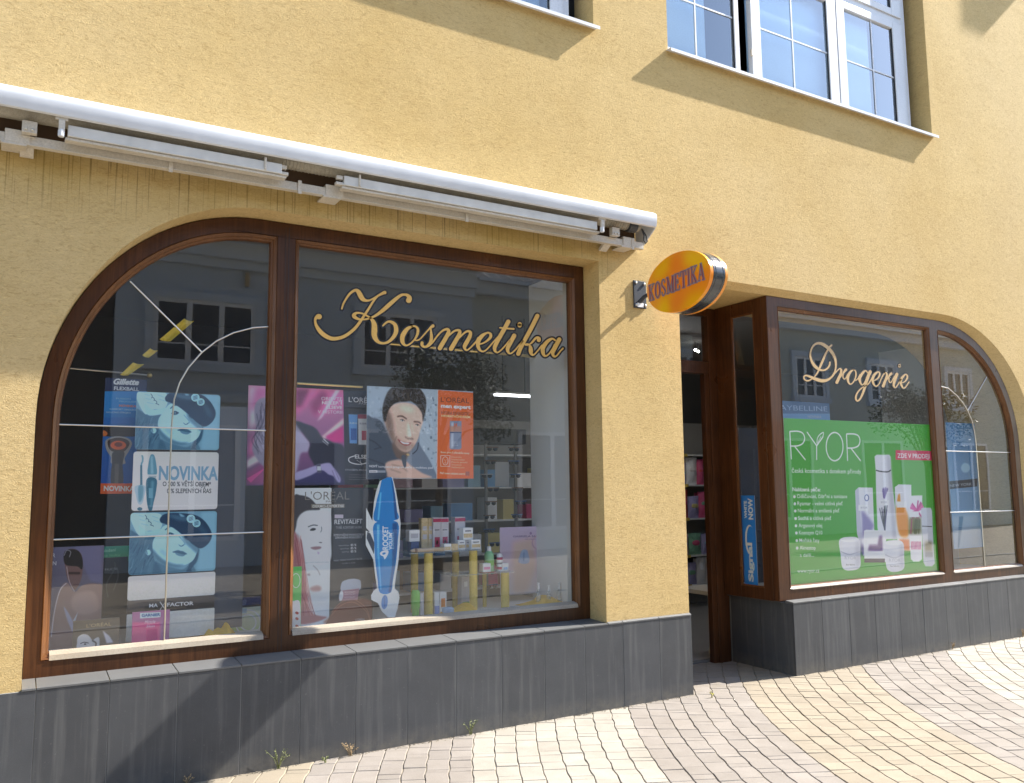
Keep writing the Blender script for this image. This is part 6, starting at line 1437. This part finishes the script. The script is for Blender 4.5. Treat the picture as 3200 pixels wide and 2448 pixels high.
for P in (((1215, 515), (1300, 530), (1480, 375), (1405, 355)), ((1085, 635), (1135, 655), (1205, 600), (1145, 582)), ((915, 785), (975, 790), (1100, 705), (1015, 690))):
    w_ = [on_y(0+a/2.44, 850+b/2.44, 5.7) for a, b in P]; vs = []; fs = []; n = 7
    for i in range(n):
        u = i/(n-1); L = w_[0]*(1-u)+w_[3]*u; R_ = w_[1]*(1-u)+w_[2]*u
        for j in range(5): v = j/4; q_ = L*(1-v)+R_*v; vs.append((q_[0], q_[1]+.03*math.sin(v*math.pi)+.02*math.sin(u*3), q_[2]))
    for i in range(n-1):
        for j in range(4): fs.append((i*5+j, i*5+j+1, (i+1)*5+j+1, (i+1)*5+j))
    ob = MB().add(vs, fs).build('foil', ST, st_t, smooth=True); m_ = ob.modifiers.new('s', 'SOLIDIFY'); m_.thickness = .002

# ---- deeper in the shop
fill_tube = thing('ceiling_tube', 'added fluorescent tube out of sight behind the pillar, brightening the shop by the door', 'lamp', (6.6, 7.6, 3.2))  # added fill lamp out of sight, brightens the stock inside the doorway
MB().box(5.80, 6.70, 7.6, 7.66, 3.16, 3.20).build('tube', principled('fill_tube_light', (1, 1, 1), .5, emit=(.95, .97, 1), es=14), fill_tube); MB().box(5.77, 6.73, 7.58, 7.70, 3.205, 3.23).build('housing', M_WHITE, fill_tube)
for x in (5.9, 6.6): MB().tube([(x, 7.64, 3.23), (x, 7.64, 3.4)], .006, 6).build('hanging_wire', DARK, fill_tube)
lamp = thing('ceiling_tube', 'lit white fluorescent tube seen through the wide pane right of the orange panel', 'lamp', (3.6, 7, 2.4))
a, b = on_y(1200+1105/3.137, 1100+418/3.137, 7.6), on_y(1200+1480/3.137, 1100+442/3.137, 7.6)
MB().box(a[0], b[0], 7.6, 7.66, a[2]-.009, a[2]+.009).build('tube', principled('tube_light', (1, 1, 1), .5, emit=(.92, .96, 1), es=2), lamp)
MB().box(a[0]-.03, b[0]+.03, 7.58, 7.70, a[2]+.012, a[2]+.03).build('housing', M_WHITE, lamp)
for x in (a[0]+.1, b[0]-.1): MB().tube([(x, 7.64, a[2]+.05), (x, 7.64, 3.4)], .006, 6).build('hanging_wire', DARK, lamp)
for i_, (px_, py_, lab_) in enumerate(((2173, 1094, 'tiny lit spot lamp seen through the pane above the door, the left of two'), (2182, 1099, 'tiny lit spot lamp seen through the pane above the door, the right of two'))):
    q_ = on_y(px_, py_, 7.9); sl = thing('spot_lamp', lab_, 'lamp', tuple(q_), 'spot lamps above the door')
    MB().ball(tuple(q_), .016, 8, 5).build('bulb', principled('bulb_%d' % i_, (1, 1, 1), .5, emit=(1, .97, .9), es=12), sl); MB().tube([(q_[0], q_[1], q_[2]+.014), (q_[0], q_[1], 3.4)], .004, 6).build('stem', DARK, sl)
rack = thing('spinner_rack', 'revolving rack of sunglasses with a blank white card in the wide window', 'rack', (4.0, 6.9, 0))
RX, RY_ = on_y(1565, 1450, 6.9)[0], 6.9
for dx in (-.16, .16): MB().box(RX+dx-.012, RX+dx+.012, RY_-.01, RY_+.01, .3, 2.0).build('post', mat('rack_post', (.35, .34, .32), .4), rack)
MB().box(RX-.25, RX+.25, RY_-.05, RY_+.2, 2.0, 2.14).build('header', mat('rack_header', (.12, .12, .11), .6), rack)
xx = px_box(1090, 1080, 1225, 1320, (1200, 1100, 3.137), 6.85); MB().box(xx[0], xx[1], 6.85, 6.853, xx[2], xx[3]).build('blank_card', M_WHITE, rack)
rr = random.Random(3); LENS = mat('dark_lens', (.02, .03, .05), .1); FRM = [mat('frame_blue', (.06, .14, .35), .3), mat('frame_silver', (.5, .52, .55), .3), mat('frame_brown', (.2, .10, .06), .3)]
for i in range(11):
    for s_ in (-1, 1):
        z = 1.95-i*.125; x = RX+s_*rr.uniform(.10, .19); y = RY_-.06
        t = MB(); t.ball((x-.03, y, z), .024, 10, 6, 0, (1, .3, .8)).ball((x+.03, y, z), .024, 10, 6, 0, (1, .3, .8)); t.box(x-.06, x+.06, y-.006, y+.006, z+.010, z+.020, 1)
        t.build('sunglasses', [LENS, FRM[rr.randrange(3)]], rack)
MB().box(RX-.3, RX+.3, RY_-.05, RY_+.3, 0, .12).build('foot', mat('rack_foot', (.1, .1, .1), .5), rack)
pk_cols = [(.75, .72, .70), (.15, .35, .62), (.62, .10, .22), (.62, .42, .48), (.30, .50, .62), (.66, .56, .22), (.20, .42, .28), (.36, .34, .56), (.8, .8, .8), (.60, .08, .07)]
CN = ('white', 'blue', 'crimson', 'pink', 'pale blue', 'yellow', 'green', 'violet', 'pale', 'red')
ORD = ('first', 'second', 'third', 'fourth', 'fifth', 'sixth', 'seventh', 'eighth', 'ninth', 'tenth', 'eleventh', 'twelfth', 'thirteenth', 'fourteenth', 'fifteenth', 'sixteenth', 'seventeenth', 'eighteenth', 'nineteenth', 'twentieth')
PKM = [mat('packet_%s' % n, c, .35) for n, c in zip(('white', 'blue', 'crimson', 'pink', 'teal', 'yellow', 'green', 'violet', 'pale', 'red'), pk_cols)]
def shelf_unit(label, x0, x1, y, zs, seed, bags=True, depth=.35):
    t = thing('shop_shelf', label, 'shelf', ((x0+x1)/2, y, 0))
    pm = mat('shelf_panel', (.25, .24, .22), .6); MB().box(x0, x1, y+depth, y+depth+.02, 0, zs[-1]+.45).build('back_panel', pm, t)
    for x in (x0-.02, x1): MB().box(x, x+.02, y, y+depth, 0, zs[-1]+.45).build('side_panel', pm, t)
    r = random.Random(seed)
    for k, z in enumerate(zs):
        MB().box(x0, x1, y-.01, y+depth, z-.02, z).build('shelf_board', M_WHITE, t)
        MB().box(x0+.2, x0+.32, y-.014, y-.011, z-.028, z+.01).build('price_tag', M_YEL, t)
    return t
def packs(x0, x1, y, zs, seed, tall):
    r = random.Random(seed); SN = ('lowest', 'second lowest', 'third', 'top')
    for k, z in enumerate(zs):
        x = x0+.02; n = 0; top = (zs[k+1] if k+1 < len(zs) else z+.5)-z
        while x < x1-.08:
            w = r.uniform(.13, .24); h = min(r.uniform(.26, .38), top-.04)
            i1, i2 = r.randrange(10), r.randrange(10); m, m2 = PKM[i1], PKM[i2]; n += 1
            t = thing('packet', '%s packet with %s patch, %s on the %s shelf behind the doorway' % (CN[i1], CN[i2], ORD[n-1], SN[k]), 'packet', (x+w/2, y, z), 'packets on the shelves behind the doorway')
            mb = MB(); nx = 5; vs = []; fs = []
            for i in range(nx):
                for j in range(6):
                    u, v = i/(nx-1), j/5; b_ = math.sin(math.pi*u)*math.sin(math.pi*min(.95, v*.9+.05))
                    vs.append((x+w*(.5+(u-.5)*(1-.10*math.sin(math.pi*v))), y+.05-.05*b_, z+h*v+r.uniform(-.004, .004)))
            k0 = len(vs)
            for i in range(nx-1):
                for j in range(5): fs.append((i*6+j, (i+1)*6+j, (i+1)*6+j+1, i*6+j+1))
            mb.add(vs, fs).box(x+.006, x+w-.006, y+.052, y+.12, z, z+h*.96)
            mb.build('bag', m, t)
            MB().ball((x+w/2, y+.018, z+h*.55), w*.30, 8, 5, 0, (1, .35, .6)).build('print_patch', m2, t)
            x += w*r.uniform(.85, 1.02)
ZSH = [.30, .68, 1.16, 1.60, 2.0]
shelf_unit('white shelf unit with colourful packets behind the open doorway', 7.35, 9.25, 8.5, ZSH, 1); packs(7.35, 9.25, 8.5, ZSH[:4], 2, True)
shelf_unit('dim shelf unit at the back of the shop behind the wide pane', 3.0, 6.2, 9.1, [.4, .8, 1.2, 1.6, 2.0], 5)
r = random.Random(12)
for k, z in enumerate((.4, .8, 1.2, 1.6)):
    x = 3.1; n = 0
    while x < 6.1:
        w = r.uniform(.12, .3); h = r.uniform(.14, .28)
        t = MB().box(x, x+w, 9.15, 9.4, z, z+h).build('carton', PKM[(k*3+n*7) % 10], bevel=.004); n += 1; tag(t, '%s carton, %s along the %s back shelf behind the wide pane' % (CN[(k*3+(n-1)*7) % 10], ORD[n-1], ('lowest', 'second lowest', 'third', 'top')[k]), 'carton', 'cartons on the back shelves'); x += w+r.uniform(.02, .2)
ct = thing('counter', 'narrow cream counter end with a square post just inside the door', 'counter', (5.78, 6.05, 0))
MB().box(5.72, 5.80, 6.04, 6.12, .004, .56).build('post', mat('cream_paint', (.62, .56, .45), .5), ct, bevel=.004); MB().box(5.67, 6.5, 6.0, 6.5, .56, .60).build('top', mat('cream_paint_b', (.66, .60, .48), .5), ct, bevel=.004); MB().box(5.715, 5.805, 6.035, 6.125, .004, .05).build('post_foot', mat('cream_paint_c', (.6, .54, .43), .5), ct)
# pale wall lamp seen in the side pane, tiled panel behind the display
MB().box(9.70, 9.72, 5.42, 7, 0, 3.3).build('partition', mat('pale_partition', (.60, .60, .58), .8), room)
MB().box(6.6, 8.2, 6.5, 6.52, .1, 2.2).build('display_backing', mat('grey_backing', (.14, .14, .15), .8), room)
# ------------------------------------------------------------------ flat blue panels standing in for sky reflected in the upper windows
SKYBLUE = mat_noisy('sky_blue_panel', (.34, .54, .74), (.38, .59, .79), 3, .8, 0)
def sky_panel(x0, x1, z0, z1, label):
    vs = []; fs = []; n = max(8, int((x1-x0)/.012))
    for i in range(n+1):
        x = x0+(x1-x0)*i/n; y = 5.335; vs += [(x, y, z0), (x, y, z1)]
    for i in range(n): fs.append((2*i, 2*i+2, 2*i+3, 2*i+1))
    ob = MB().add(vs, fs).build('sky_panel', SKYBLUE, smooth=True); tag(ob, label, 'sky_panel', 'panels standing in for sky reflected in the upper windows'); m_ = ob.modifiers.new('s', 'SOLIDIFY'); m_.thickness = .001
sky_panel(4.54, 5.20, 5.24, 7.2, 'blue panel standing in for reflected sky, left casement of the larger upper window')
sky_panel(5.72, 6.86, 5.24, 7.2, 'blue panel standing in for reflected sky, middle casement of the larger upper window')
sky_panel(6.92, 7.52, 5.24, 7.2, 'blue panel standing in for reflected sky, right casement of the larger upper window')
sky_panel(2.2, 3.42, 5.22, 7.2, 'blue panel standing in for reflected sky, upper window cut by the top edge')
# ------------------------------------------------------------------ grit and dust gathered along the foot of the plinth
r = random.Random(31); mb = MB()
for i in range(1500):
    x = r.uniform(.2, 11)
    if 4.55 < x < 5.72: continue
    y = 5.068-abs(r.gauss(0, .014)); s_ = r.uniform(.0015, .0055); mb.ball((x, y, .0005), s_, 5, 3, 0, (1.3, 1, .6))
ob = mb.build('grit', mat_noisy('grit_brown', (.16, .13, .09), (.30, .26, .19), 60, .9, 0, island=.4)); tag(ob, 'brown grit gathered in the joint along the plinth', 'grit', kind='stuff')
# ------------------------------------------------------------------ weeds in the joint at the foot of the plinth
WG = mat_noisy('weed_green', (.14, .17, .05), (.24, .25, .09), 30, .7, 0, island=.3); WB = mat_noisy('dry_weed', (.33, .22, .10), (.42, .30, .16), 30, .8, 0, island=.3)
def weed(px, py, h, n, seed, m, label):
    p = on_z(px, py, 0); y = min(p[1], 5.055) if p[0] > 0 else p[1]
    t = thing('weed', label, 'weed', (p[0], y, 0), 'weeds in the joint along the plinth'); r = random.Random(seed); mb = MB(); lf = MB()
    for i in range(n):
        a = r.uniform(0, 6.28); s = r.uniform(.15, .6)*h; tip = (p[0]+math.cos(a)*s, y-abs(math.sin(a))*s*.6, h*r.uniform(.5, 1))
        mid = (p[0]+math.cos(a)*s*.35, y-abs(math.sin(a))*s*.2, tip[2]*.55); mb.tube([(p[0]+r.uniform(-.01, .01), y, -.005), mid, tip], [.0016, .0013, .0008], 4)
        for k in range(7):
            u = r.uniform(.3, 1); c = Vector(mid)*(1-u)+Vector(tip)*u; d = Vector((r.gauss(0, 1), r.gauss(0, 1), r.gauss(0, .7))).normalized()*r.uniform(.006, .012); e = d.orthogonal().normalized()*.003
            lf.add([c, c+d*.5+e, c+d, c+d*.5-e], [(0, 1, 2, 3)])
    mb.build('stem', m, t); lf.build('leaves', m, t, recalc=False)
weed(868, 2402, .13, 12, 1, WG, 'greenish weed tuft, tallest of those at the plinth below the arched window')
weed(1080, 2352, .09, 9, 2, WB, 'dry reddish weed right of the tallest tuft at the plinth')
weed(1015, 2385, .04, 7, 6, WG, 'tiny green weed between the tallest tuft and the dry reddish one')
weed(1462, 2292, .11, 10, 3, WG, 'small forked weed alone at the plinth below the wide pane')
weed(2225, 2180, .05, 8, 4, mat_noisy('yellow_weed', (.40, .36, .06), (.48, .42, .10), 30, .8, 0), 'yellowish weed between the pavers in front of the doorway')
weed(2930, 2022, .08, 9, 5, WB, 'thin dry weed at the right plinth, nearer the doorway')
weed(3150, 1984, .09, 12, 8, WB, 'spreading dry weed at the right plinth near the picture edge')
weed(575, 2440, .06, 6, 9, WB, 'low dry weed at the bottom edge of the picture')
